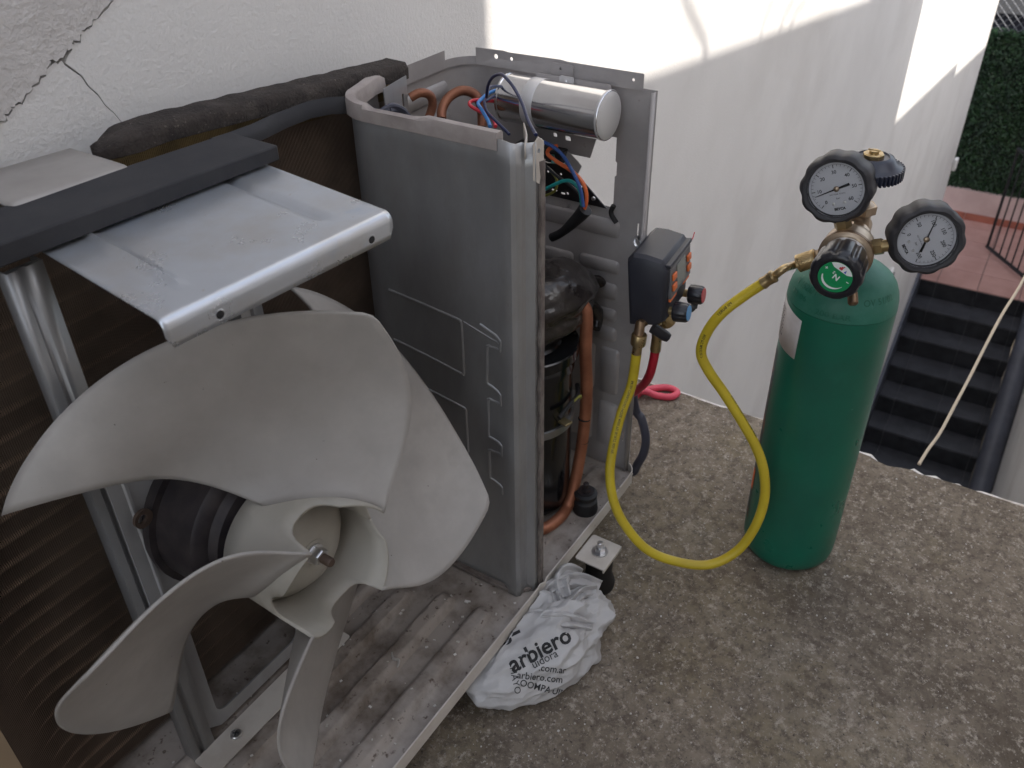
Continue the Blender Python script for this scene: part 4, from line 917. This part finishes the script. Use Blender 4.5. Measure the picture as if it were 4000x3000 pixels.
obj('copper_pipe', MB().tube([(-.135, .10, .33), (-.105, .06, .322), (-.090, .036, .305)] + D['pipe'][2:], .0078, 16, sub=6), 'copper', ac, label='thick copper discharge pipe running down beside the compressor')
m_ = MB()
for t_ in (.135, .10): m_.lathe([(.0081, 0), (.0081, .0011)], frame((-.0835 if t_ > .12 else -.0862, .03, t_), (.12, 0, 1)), 16)
obj('pipe_mark', m_, 'ink', ac)
obj('copper_pipe', MB().tube([(-.10, .16, .33), (-.10, .14, .365), (-.085, .13, .372), (-.07, .13, .36), (-.065, .14, .33)], .0065, 12, sub=5), 'copper_dull', ac, label='dull copper bend behind the wrap')
gfr = frame((-.1055, .012, .004), (0, 0, 1))
m_ = MB().lathe([(.0165, .0), (.0170, .004), (.0155, .018), (.0120, .021), (.0115, .024), (.0150, .0245), (.0155, .030), (.0125, .032)], gfr, 28); grom = obj('rubber_grommet', m_, 'rubber', ac)
m_ = MB().lathe([(.0105, .032), (.0105, .0335)], gfr, 24).lathe([(.0072, .0335), (.0072, .039)], gfr, 6).lathe([(.004, .039), (.004, .046), (.003, .047)], gfr, 12); obj('stud', m_, 'motor', grom)

# ------------------------------------------------------------ nitrogen cylinder
GX, GY = .051, -.223
cyl_t = thing('gas_cylinder', 'tall green gas cylinder standing on the concrete beside the unit', 'gas cylinder', (GX, GY, GZ))
cf = frame((GX, GY, GZ), (0, 0, 1), (1, 0, 0))
RB = .0603
prof = [(.0, .001), (.044, .0008), (.0525, .0035), (.0578, .010), (.0598, .020), (RB, .034), (RB, .392)]
body = obj('body', MB().lathe(prof, cf, 64), 'green', cyl_t)
sh = [(RB, .3925), (.0598, .400), (.0580, .4085), (.0545, .4170), (.0490, .4245), (.0415, .4305), (.033, .4350), (.025, .4385), (.0205, .4410), (.0185, .446), (.0, .447)]
obj('shoulder', MB().lathe(sh, cf, 64), 'greendust', cyl_t)
def cylpt(a, z, off=.0004): return V((GX + (RB + off) * math.cos(R_(a)), GY + (RB + off) * math.sin(R_(a)), z))
m_ = MB()
nA = 12
for (z0, z1a, z1b) in ((.264, .322, .315),):
    rows = [[cylpt(100 + 54 * i / nA, z0 - .004 * (i / nA) + (z1a + (z1b - z1a) * i / nA - z0) * k) for i in range(nA + 1)] for k in (0, .5, 1)]
    m_.grid(rows)
lab = obj('paper_label', m_, 'sticker', cyl_t, solid=.0004)
m_ = MB()
rnd = random.Random(2)
for r in range(9):
    z = .308 - r * .0042; a = 108
    while a < 122:
        b = a + rnd.uniform(1.5, 4.5); m_.grid([[cylpt(q, zz, .0011) for q in (a, b)] for zz in (z, z + .0017)]); a = b + 1.2
obj('label_print', m_, 'print', lab, flat=True)
m_ = MB().grid([[cylpt(a, z, .0003) for a in (98, 106, 114, 122)] for z in (-.02, .03, .09, .15, .205, .25)]); dec = obj('side_decal', m_, 'decal', cyl_t)
m_ = MB().grid([[cylpt(a, z, .0007) for a in (112, 117, 121)] for z in (.03, .045, .062)]); obj('decal_patch', m_, 'orangebtn', dec)
# stamped characters on the shoulder
m_ = MB()
def on_shoulder(a0, zc):
    def f(x, y):
        h_ = zc + y; r = .0574 - max(0, h_ - .262) * .0 ; 
        zz = h_ - GZ; r = None
        for (r1, h1), (r2, h2) in zip(sh, sh[1:]):
            if h1 <= zz <= h2: r = r1 + (r2 - r1) * (zz - h1) / (h2 - h1)
        r = (r or RB) + .0005; a = a0 + math.degrees(x / .05)
        return V((GX + r * math.cos(R_(a)), GY + r * math.sin(R_(a)), h_ + .0003))
    return f
for txt, a0, zc in (('N 1526/1', 143, .345), ('BR 06', 140, .334), ('200 BAR', 185, .327), ('OV 51/02', 235, .343)):
    letter(m_, txt, .009, on_shoulder(a0, zc), .0001)
obj('stamped_marks', m_, 'green', cyl_t, flat=True, orient=False)

# valve, handwheel and outlet
vf = frame((GX, GY, 0), (0, 0, 1), (1, 0, 0))
m_ = MB().lathe([(.0175, .374), (.0175, .378), (.0135, .380), (.0130, .384), (.0155, .374), (.0155, .398), (.012, .404), (.0105, .425), (.0125, .427), (.0125, .436), (.0065, .440), (.0065, .468)], vf, 28)
m_.lathe([(.0128, -.018), (.0128, .010), (.0115, .012)], frame((GX, GY, .405), (-.996, -.087, 0)), 24)
valve = obj('valve', m_, 'bronze', cyl_t)
m_ = MB().lathe([(.0150, .4275), (.0150, .4365)], vf, 6); obj('hex_collar', m_, 'bronze', cyl_t)
hwf = frame((GX, GY, .4700), (-.03, .02, 1), (1, 0, 0)) @ Matrix.Scale(1.08, 4)
m_ = MB().lathe([(.008, -.003), (.024, -.0025), (.0285, .000), (.0292, .004), (.0285, .0085), (.0265, .0100), (.0225, .0125), (.0195, .0170), (.0150, .0185), (.0142, .0172), (0, .0172)], hwf, 96)
hwl = obj('handwheel', m_, 'wheel', cyl_t)
for k in range(44):
    a = 2 * math.pi * k / 44; q = hwf @ Matrix.Rotation(a, 4, 'Z')
    m_ = MB().box((.0270, -.00115, -.0015), (.0305, .00115, .0088), q)
    if k == 0: o0 = obj('grip_rib', m_, 'wheel', hwl, bevel=.0005)
    else: obj('grip_rib', m_, 'wheel', hwl, bevel=.0005)
m_ = MB().lathe([(.0098, .0172), (.0098, .0205), (.0086, .0215), (0, .0215)], hwf, 8).lathe([(.0046, .0215), (.0046, .0238), (0, .0242)], hwf, 20).box((-.0058, -.0009, .0238), (.0058, .0009, .0246), hwf); obj('wheel_nut', m_, 'brass', hwl)

# ------------------------------------------------------------ pressure regulator with two gauges
A = V((-.996, -.087, 0)).normalized(); b0 = V((.087, -.996, 0)).normalized(); rho = R_(21)
Bv = (b0 * math.cos(rho) + V((0, 0, 1)) * math.sin(rho)); U_ = (V((0, 0, 1)) * math.cos(rho) - b0 * math.sin(rho))
O = V((GX, GY, .405))
reg = thing('pressure_regulator', 'brass pressure regulator with two dial gauges on top of the green cylinder', 'regulator', tuple(O + A * .05))
af = frame(O, A, U_)
m_ = MB().lathe([(.0165, .012), (.0165, .026), (.0120, .028), (.0120, .031), (.0215, .0345), (.0255, .040), (.0262, .046), (.0262, .060), (.0270, .0605), (.0270, .0665), (.0255, .0680), (.0235, .0690)], af, 48)
rb = obj('body', m_, 'bronze', reg)
m_ = MB().lathe([(.0180, .013), (.0180, .0255)], af @ Matrix.Rotation(.3, 4, 'Z'), 6); obj('inlet_nut', m_, 'bronze', reg, bevel=.001)
m_ = MB().lathe([(.0274, .0612), (.0274, .0658)], af, 48); obj('ring', m_, 'brassdark', reg)
m_ = MB().lathe([(.0222, .0690), (.0222, .0745)], af, 40); obj('spring_housing', m_, 'aluend', reg)
def flute(n, d): return lambda a, i: 1 - d * (max(0, math.cos(n * a)) ** 2.2) 
m_ = MB().lathe([(.0205, .0735), (.0238, .0745), (.0252, .080), (.0256, .098), (.0262, .104), (.0264, .108), (.0258, .1125), (.0238, .1155), (.0200, .1165), (.0178, .1163), (.0172, .1155), (0, .1155)], af, 160,
    rf=lambda a, i: 1 - (.10 * max(0, math.cos(9 * a)) ** 2.0 if 1 <= i <= 5 else (.03 * max(0, math.cos(9 * a)) if i == 6 else 0)))
kn = obj('knob', m_, 'knob', reg, angle=45)
kf = frame(O + A * .1156, A, (0, 0, 1))
m_ = MB().lathe([(.0166, 0), (.0166, .0006), (0, .0006)], kf, 40); obj('knob_sticker', m_, 'gsticker', kn)
# printed marks on the sticker: rotated text, arc, plus, minus and a small white corner
rot = Matrix.Rotation(R_(153), 4, 'Z')
def kp(x, y, h=.0009): return kf @ (rot @ V((x, y, h)))
m_ = MB()
letter(m_, 'N', .0082, lambda x, y: kp(x - .0008, y - .0035), .00022); letter(m_, '2', .0042, lambda x, y: kp(x + .0040, y - .0050), .0001)
arcp = []
for k in range(21):
    t = R_(20 + 140 * k / 20); w_ = .0010 * math.sin(math.pi * min(1, .12 + k / 22)) + .0002
    arcp.append((t, w_))
m_.grid([[kp(.0125 * math.cos(t) * 1.0 + 0, (.0125 + s * w_) * math.sin(t) + .0 * s) if False else kp((.0122 + s * w_) * math.cos(t), (.0122 + s * w_) * math.sin(t)) for t, w_ in arcp] for s in (-1, 1)])
for (x, y) in ((.0125, -.0035), (-.0125, -.0030)):
    m_.grid([[kp(x + dx, y + dy) for dx in (-.0014, .0014)] for dy in (-.0004, .0004)])
    if x > 0: m_.grid([[kp(x + dx, y + dy) for dx in (-.0004, .0004)] for dy in (-.0014, .0014)])
obj('sticker_print', m_, 'inkwhite', kn, flat=True)
m_ = MB(); ch = [(.0164 * math.cos(R_(a)), .0164 * math.sin(R_(a))) for a in range(222, 319, 8)]
m_.add([kp(x, y, .0008) for x, y in ch] + [kp(x * .62, -.0086, .0008) for x, y in ch[::-1]], [tuple(range(2 * len(ch)))]); obj('sticker_corner', m_, 'inkwhite', kn, flat=True)
m_ = MB(); letter(m_, 'JP', .0046, lambda x, y: kp(x + .0012, y - .0136, .0012), .0003); obj('logo_letters', m_, 'inkred', kn, flat=True)
m_ = MB().add([kp(-.0055, -.0095, .0012), kp(-.0030, -.0095, .0012), kp(-.0042, -.0130, .0012)], [(0, 1, 2)]); obj('logo_mark', m_, 'inkblue', kn, flat=True)
m_ = MB().lathe([(.0040, .0), (.0052, .004), (.0052, .014), (.0035, .016)], frame(O + A * .085 - V((0, 0, .026)) + b0 * .016, (-.5, -.3, -.6)), 12); obj('relief_valve', m_, 'brassdark', reg)

def gauge(name_label, base, out, normal, s_in, labels, needle_deg, extra, roll=0):
    """base: point on body, out: stem direction, normal: dial direction"""
    N_ = normal.normalized(); c = base + out * s_in; up_ = out - N_ * out.dot(N_)
    gf = frame(c, N_, Matrix.Rotation(R_(roll), 3, N_) @ up_)
    stem = MB().lathe([(.0062, -.004), (.0062, s_in - .034)], frame(base, out, A), 16).lathe([(.0088, .004), (.0088, .0125)], frame(base, out, A), 6)
    obj('gauge_stem', stem, 'brass', reg)
    lob = lambda a, i: 1 - .050 * (.5 + .5 * math.cos(10 * a)) ** 1.6 * (1 if 1 <= i <= 5 else (.6 if i == 6 else .12))
    m_ = MB().lathe([(.026, -.0290), (.0340, -.0280), (.0362, -.0220), (.0366, -.006), (.0362, .0005), (.0350, .0032), (.0320, .0050), (.0287, .0044), (.0279, .0022), (.0276, -.0040), (0, -.0040)], gf, 160, rf=lob)
    bt = obj('gauge', m_, 'boot', reg, label=name_label, angle=40)
    obj('dial', MB().lathe([(.0275, -.0038), (.0275, -.0032), (0, -.0032)], gf, 48), 'dial', bt)
    def gp(x, y, h=-.0028): return gf @ V((x, y, h))
    ink = MB()
    n = len(labels) - 1; per = 10 if extra == 'fine' else 5
    for k in range(n * per + 1):
        t = R_(225 - 270 * k / (n * per)); big_ = k % per == 0; r0 = .0212 if big_ else .0228; r1 = .0248; ww = .00038 if big_ else .00017
        d = V((math.cos(t), math.sin(t))); q = V((-d.y, d.x)) * ww
        ink.add([gp(*(d * r0 - q)), gp(*(d * r1 - q)), gp(*(d * r1 + q)), gp(*(d * r0 + q))], [(0, 1, 2, 3)])
    ink.grid([[gp(r * math.cos(R_(225 - 270 * k / 60)), r * math.sin(R_(225 - 270 * k / 60))) for k in range(61)] for r in (.0248, .0250)])
    for k, s in enumerate(labels):
        t = R_(225 - 270 * k / n); letter(ink, s, .0050, lambda x, y: gp(.0172 * math.cos(t) + x, .0172 * math.sin(t) + y - .0017), .00008)
    letter(ink, 'BEYCA', .0036, lambda x, y: gp(x, y - .0222), .00022); letter(ink, 'bar', .0030, lambda x, y: gp(x, y - .0108))
    letter(ink, 'NO USAR ACEITE', .0020, lambda x, y: gp(x, y - .0062))
    obj('dial_print', ink, 'ink', bt, flat=True)
    for x in (-.0055, .0055): obj('dial_screw', MB().lathe([(.0016, -.0031), (.0014, -.0024), (0, -.0023)], gf @ Matrix.Translation((x, -.0152, 0)), 12), 'zinc', bt)
    t = R_(needle_deg); d = V((math.cos(t), math.sin(t))); q = V((-d.y, d.x))
    nd = MB().add([gp(*(d * .0225 + q * .00018), -.0016), gp(*(d * .0225 - q * .00018), -.0016), gp(*(-q * .0008), -.0016), gp(*(q * .0008), -.0016)], [(0, 1, 2, 3)])
    nd.add([gp(*(q * .0009), -.0016), gp(*(-q * .0009), -.0016), gp(*(-d * .0135 - q * .0013), -.0016), gp(*(-d * .0135 + q * .0013), -.0016)], [(0, 1, 2, 3)])
    obj('needle', nd, 'ink', bt, solid=.0004)
    obj('needle_hub', MB().lathe([(.0028, -.0026), (.0028, -.0008), (.002, -.0002), (0, 0)], gf, 20), 'bronze', bt)
    obj('lens', MB().lathe([(.0278, .0012), (.0278, .0018), (.014, .0024), (0, .0026)], gf, 40), 'lens', bt)
gauge('dial gauge reading 0 to 60', O + A * .050 + U_ * .022, U_, A + V((0, 0, .10)) - b0 * .02, .045, ['0', '10', '20', '30', '40', '50', '60'], 192, '')
gauge('dial gauge reading 0 to 300', O + A * .052 + Bv * .022, Bv, V((-.93, -.36, .12)), .054, ['0', '50', '100', '150', '200', '250', '300'], 134, '', 14)

# outlet, elbow and yellow hose
he = [V(p) for p in D['hose_end']]
ob = O + A * .052 - Bv * .024
nutd = (-Bv + V((0, 0, -.22)) + A * .10).normalized()
n0 = O + A * .056 - Bv * .0305 + V((0, 0, -.001)); n1 = n0 + nutd * .020
m_ = MB().lathe([(.0070, 0), (.0070, .018)], frame(ob, nutd, A), 6); obj('outlet', m_, 'bronze', reg)
hose = thing('charging_hose', 'yellow hose hanging in a loop from the regulator to the small digital gauge', 'hose', tuple(D['yellow_hose'][8]))
nf = frame(n0, nutd, A)
m_ = MB().lathe([(.0085, 0), (.0098, .001), (.0098, .0032), (.0090, .0036), (.0092, .0042), (.0092, .0175), (.0098, .0180), (.0098, .0205), (.006, .0215)], nf, 40)
kn_o = obj('knurled_nut', m_, 'brass', hose)
m_ = MB()
for k in range(22):
    for sg in (1, -1):
        P_ = []
        for j in range(4):
            a = 2 * math.pi * k / 22 + sg * .28 * j; P_.append(nf @ V((.0093 * math.cos(a), .0093 * math.sin(a), .0044 + .0043 * j)))
        m_.tube(P_, .00035, 3, False)
obj('knurling', m_, 'brass', kn_o, kind='stuff', flat=True)
ys_ = [V(p) for p in D['yellow_hose']]
end = ys_[-1]; dirh = (ys_[-1] - ys_[-2]).normalized()
el = [n0 + nutd * .020, n0 + nutd * .027, end + dirh * .026 + V((0, 0, .001)), end + dirh * .014]
obj('elbow', MB().tube(el, .0043, 12, sub=5), 'brass', hose)
ff = frame(end - dirh * .002, dirh)
m_ = MB().lathe([(.0068, 0), (.0070, .001), (.0062, .006), (.0068, .0125), (.0072, .013), (.0072, .0155), (.0045, .017)], ff, 20); obj('ferrule', m_, 'brass', hose)
hp_ = smooth(ys_, 8); hr = .0060
obj('rubber_tube', MB().tube(ys_, hr, 18, sub=8), 'yellow', hose)
# print along the hose
Ls = [0]
for i in range(len(hp_) - 1): Ls.append(Ls[-1] + (hp_[i + 1] - hp_[i]).length)
def hose_at(s):
    i = max(0, min(len(hp_) - 2, next((k for k in range(len(Ls) - 1) if Ls[k + 1] >= s), len(hp_) - 2)))
    f = (s - Ls[i]) / (Ls[i + 1] - Ls[i]); return hp_[i] + (hp_[i + 1] - hp_[i]) * f, (hp_[i + 1] - hp_[i]).normalized()
face = V((-.62, -.35, .70))
m_ = MB()
def hprint(s_c, txt, flip, ang, size=.0046):
    def f(x, y):
        p, d = hose_at(s_c + (-x if flip else x)); n = (face - d * face.dot(d)).normalized(); n = Matrix.Rotation(ang, 3, d) @ n
        s_ = d.cross(n) * (-1 if not flip else 1); a = (y - size * .35) / hr
        return p + (n * math.cos(a) - s_ * math.sin(a)) * (hr + .00015)
    letter(m_, txt, size, f, .00004)
tot = Ls[-1]
for args in ((.085, 'R410A CHARGING HOSE 4000 PSI BURST 800 PSI', False, 0), (tot - .05, 'PSI BURST', True, -.2), (tot - .105, '800 PSI MAX.W.P', True, -.2), (tot - .215, 'R410A CHARGING HOSE 4000', True, .9)):
    m_ = MB(); hprint(*args); obj('hose_print', m_, 'ink', hose, flat=True, orient=False)
f0 = ys_[0]; dd = (ys_[1] - ys_[0]).normalized()

# ------------------------------------------------------------ digital manifold gauge
mg = thing('digital_gauge', 'small charcoal digital gauge with orange buttons hanging on the side panel edge', 'gauge', (-.02, -.03, .33))
# tilted local frame: x across the front, y up, z out of the front
zf = V((.10, -.985, .10)); mf = frame((-.0215, -.0040, .3265), zf, (0, 0, 1)) @ Matrix.Scale(1.07, 4)
def dv(m_, x0, x1, y0, y1, z0, z1): return m_.box((x0, y0, z0), (x1, y1, z1), mf)
# side outline in the local y/z plane, extruded across x
so_ = [(-.046, .000), (-.043, .030), (-.036, .041), (-.012, .043), (.012, .0465), (.026, .0465), (.036, .040), (.0405, .022), (.041, .008), (.034, .0005)]
m_ = MB(); xs = [(-.041, .80), (-.0385, .93), (-.034, 1), (.034, 1), (.0385, .93), (.041, .80)]
n = len(so_); cyz = (-.003, .022); vs = []
for x, k in xs: vs += [mf @ V((x, cyz[0] + (y - cyz[0]) * k, cyz[1] + (z - cyz[1]) * k)) for y, z in so_]
fs = []
for i in range(len(xs) - 1):
    for k in range(n): fs.append((i * n + k, i * n + (k + 1) % n, (i + 1) * n + (k + 1) % n, (i + 1) * n + k))
fs += [tuple(range(n)), tuple(range((len(xs) - 1) * n, len(xs) * n))[::-1]]
m_.add(vs, fs); obj('housing', m_, 'device', mg, bevel=.0012, angle=30)
m_ = dv(MB(), -.033, .034, -.010, .026, .0440, .0474); obj('front_plate', m_, 'devgrey', mg, bevel=.0008)
m_ = dv(MB(), -.014, .014, -.004, .022, .0476, .0482); obj('display', m_, 'lcd', mg)
for x in (-.024, .025):
    for y in (.014, .002): obj('button', dv(MB(), x - .0055, x + .0055, y - .0036, y + .0036, .0475, .0500), 'orangebtn', mg, bevel=.0008)
for x in (-.022, .022): obj('orange_strip', dv(MB(), x - .010, x + .010, -.0135, -.0105, .0442, .0466), 'orangebtn', mg)
m_ = dv(MB(), -.036, .037, .0275, .0315, .040, .0485); obj('brow', m_, 'device', mg, bevel=.001)
for x, y, c in ((-.0225, -.0290, 'bluecap'), (.0310, -.0345, 'redcap')):
    kf2 = mf @ Matrix.Translation((x, y, .042))
    obj('valve_stem', MB().lathe([(.0045, -.004), (.0045, .006)], kf2, 14), 'brass', mg)
    m_ = MB().lathe([(.0085, .0045), (.0108, .006), (.0112, .010), (.0106, .0195), (.0094, .0215), (0, .0215)], kf2, 64, rf=lambda a, i: 1 - .07 * max(0, math.cos(8 * a)) ** 2)
    k_ = obj('valve_knob', m_, 'knob', mg); obj('knob_cap', MB().lathe([(.0084, .0213), (.0084, .0222), (0, .0224)], kf2, 32), c, k_)
# brass block and fittings under the housing
f_top = mf @ V((-.020, -.040, .020))
pY = V(D['yellow_hose'][0])
m_ = MB().tube([f_top + V((.006, 0, .012)), f_top, pY + V((.004, 0, .038)), pY + V((.002, 0, .026))], .0062, 14)
obj('fitting', m_, 'brassdark', mg)
yd = (pY - V(D['yellow_hose'][1])).normalized()
m_ = MB().lathe([(.0052, -.001), (.0060, .0), (.0056, .010), (.0060, .012)], frame(pY, yd), 18); obj('hose_ferrule', m_, 'brass', hose)
m_ = MB().lathe([(.0088, .0), (.0092, .001), (.0092, .013), (.0085, .0142)], frame(pY + yd * .0125, yd), 28); obj('hose_nut', m_, 'brass', hose)
pr = V((-.0165, -.031, .226))
m_ = MB().tube([mf @ V((.012, -.038, .022)), pr + V((.004, 0, .030))], .0060, 14); obj('fitting', m_, 'brassdark', mg)
m_ = MB().lathe([(.0092, 0), (.0096, .001), (.0096, .013), (.0088, .014)], frame(mf @ V((.004, -.052, .026)), (.35, -.45, -.75)), 28); obj('fitting_nut', m_, 'brass', mg)
m_ = MB().lathe([(.0068, -.012), (.0068, .003), (.0064, .008), (.0055, .0115), (.003, .0125), (0, .0127)], frame(mf @ V((-.024, -.058, .032)), (.35, -.75, -.55)), 20); obj('sealing_cap', m_, 'knob', mg)
m_ = MB().tube([mf @ V((-.010, -.036, .020)), mf @ V((-.019, -.052, .027))], .0052, 12); obj('cap_stem', m_, 'brass', mg)
m_ = MB().tube([mf @ V((.016, -.044, .044)), mf @ V((.028, -.052, .050)), mf @ V((.040, -.049, .052)), mf @ V((.047, -.052, .050)), mf @ V((.049, -.062, .049))], lambda t: .0055 - .0035 * t, 10, sub=4); obj('dust_cap_strap', m_, 'rubber', mg)
m_ = MB().tube([mf @ V((.0405, .024, .045)), mf @ V((.047, .027, .046)), mf @ V((.053, .031, .046))], .0006, 5); obj('red_thread', m_, 'w_red', mg)
m_ = MB().tube([mf @ V((-.006, .030, .004)), mf @ V((-.006, .040, -.003)), mf @ V((.012, .038, -.0055)), mf @ V((.012, .028, -.001))], .0016, 8, sub=4); obj('hook', m_, 'zinc', mg)

rh = thing('red_hose', 'red hose running down from the digital gauge behind the side panel', 'hose', tuple(pr))
m_ = MB().tube([pr, (-.0185, -.030, .205), (-.016, -.026, .185), (-.004, -.015, .160), (.014, .004, .13), (.03, .03, .09), (.06, .06, .0), (.10, .085, -.05), (.175, .107, -.0625)], .0058, 14, sub=6); obj('rubber_tube', m_, 'redhose', rh)
m_ = MB().lathe([(.0066, -.003), (.0068, .0), (.0064, .016), (.0068, .018), (.0068, .022)], frame(pr, V((.05, .0, 1))), 18); obj('ferrule', m_, 'brass', rh)
pk = MB().tube([(x, y, GZ + .0062 + (.012 if k in (7, 8) else 0)) for k, (x, y, z) in enumerate(D['pink'])], .006, 14, sub=6)
tag(obj('red_hose_loop', pk, 'redhose_lit'), 'red hose in a flat loop on the concrete near the white wall, coloured pink as if brightly lit', 'hose')
gc = MB().tube(D['grey_cable'], .0062, 12, sub=6)
tag(obj('power_cable', gc, 'cable'), 'slate blue cable curving down behind the lower corner of the side panel', 'cable')
cd_ = MB().tube(D['cord'], .0028, 8, sub=6)
tag(obj('cord', cd_, 'cordm'), 'beige cord hanging in front of the black stairs', 'cord')

# ------------------------------------------------------------ crumpled plastic bag
bag_c = V((-.300, -.034, -.040))
bag = thing('plastic_bag', 'crumpled white plastic bag with black print tucked under the base pan', 'plastic bag', (bag_c.x, bag_c.y, GZ))
bx = V((.93, -.36, 0)).normalized(); by = V((.36, .93, 0)).normalized()
bm = bmesh.new(); bmesh.ops.create_icosphere(bm, subdivisions=6, radius=1)
for v in bm.verts:
    c_ = v.co.copy()
    sx = .104 if c_.x < 0 else .096; sy = .052 * (1 - .25 * max(0, c_.x)); sz = .043 * (1 + .30 * c_.x)
    p = V((c_.x * sx, c_.y * sy, c_.z * sz))
    q = c_ + V((7.3, 2.1, 4.4))
    vd, vp = noise.voronoi(V((q.x * 2.1 + .6 * q.y, q.y * 1.8, q.z * 1.9)))
    vd2, vp2 = noise.voronoi(q * 4.6)
    rid = (1 - 2 * abs(noise.noise(V((q.x * 1.5 + .8 * q.y, q.y * 1.3, q.z * 1.3))))) * .0100 + (vd[0] - .45) * .024 + (vd2[0] - .45) * .0115
    calm = .5 + .5 * min(1, max(0, max((c_.x - .0) / .35, (c_.y - .2) / .3)))
    p += c_.normalized() * rid * calm
    p = bag_c + bx * p.x + by * p.y + V((0, 0, p.z))
    p.z = max(p.z, GZ + .001 + .002 * abs(noise.noise(q * 6)))
    if p.y > -.0135 and p.z > -.012: p.z = -.012 - .004 * abs(noise.noise(q * 5))
    v.co = p
m_ = MB(); m_.v = [tuple(v.co) for v in bm.verts]; m_.f = [tuple(x.index for x in f.verts) for f in bm.faces]
bvh = BVHTree.FromPolygons(m_.v, m_.f); bm.free()
bago = obj('bag_film', m_, 'bag', bag, angle=22)
def strap(pts, w0, w1, name='bag_handle'):
    m_ = MB(); P = smooth([V(p) for p in pts], 8); rows = []
    for i, p in enumerate(P):
        t = i / (len(P) - 1); d = (P[min(i + 1, len(P) - 1)] - P[max(i - 1, 0)]).normalized(); n = V((-.55, -.35, .75)); s_ = d.cross(n).normalized(); ww = w0 + (w1 - w0) * t
        rows.append([p + s_ * (k / 4) * ww + n * (.0045 * math.cos(k * 1.3 + i * .22) + .002 * noise.noise(V((i * .3, k, 0)))) for k in range(-4, 5)])
    obj(name, m_.grid(rows), 'bag', bag, solid=.0003, angle=60)
strap([(-.262, -.0135, -.004), (-.25, -.020, .008), (-.232, -.032, .008), (-.215, -.044, -.004), (-.205, -.062, -.018)], .005, .014)
strap([(-.245, -.024, .004), (-.262, -.040, .004), (-.272, -.062, -.006), (-.266, -.082, -.022)], .005, .010)
strap([(-.285, -.030, .0), (-.262, -.052, .009), (-.235, -.058, .006), (-.215, -.066, -.008)], .004, .009)
strap([(-.205, -.035, -.010), (-.220, -.028, .010), (-.238, -.028, .012), (-.252, -.040, .002)], .012, .009)
strap([(-.300, -.024, -.004), (-.290, -.045, .007), (-.275, -.068, .0), (-.262, -.085, -.014)], .014, .006)
# print, laid on the film from the viewing side of the bag
pz = V((-.50, -.42, .76)).normalized()
def bag_text(mb_, txt, size, at, ang, bold):
    xa = V((.5417, -.8404, 0)); xa = (xa - pz * xa.dot(pz)).normalized(); ya = pz.cross(xa)
    ca, sa = math.cos(R_(ang)), math.sin(R_(ang)); c0 = bag_c + xa * at[0] + ya * at[1]
    def f(x, y):
        o_ = c0 + xa * (x * ca - y * sa) + ya * (x * sa + y * ca)
        h_, n_, i_, d_ = bvh.ray_cast(o_ + pz * .3, -pz)
        return (h_ + pz * .0007) if h_ else o_ - pz * .03
    letter(mb_, txt, size, f, bold, 1)
bt_ = MB()
bag_text(bt_, 'arbiero', .0265, (.000, -.010), 26, .0006)
bag_text(bt_, 'gL', .026, (-.036, .012), 24, .0006)
bag_text(bt_, 'uidora', .0125, (.003, -.0165), 24, .0)
bag_text(bt_, '.com.ar', .0110, (.010, -.0275), -8, .0001)
bag_text(bt_, 'arbiero.com', .0110, (-.004, -.0365), -8, .0001)
bag_text(bt_, 'OOMPA UIM', .0105, (.000, -.0490), -16, .0001)
bag_text(bt_, 'MAYO', .0105, (-.036, -.036), -78, .0)
obj('bag_print', bt_, 'ink', bag, flat=True, orient=False)
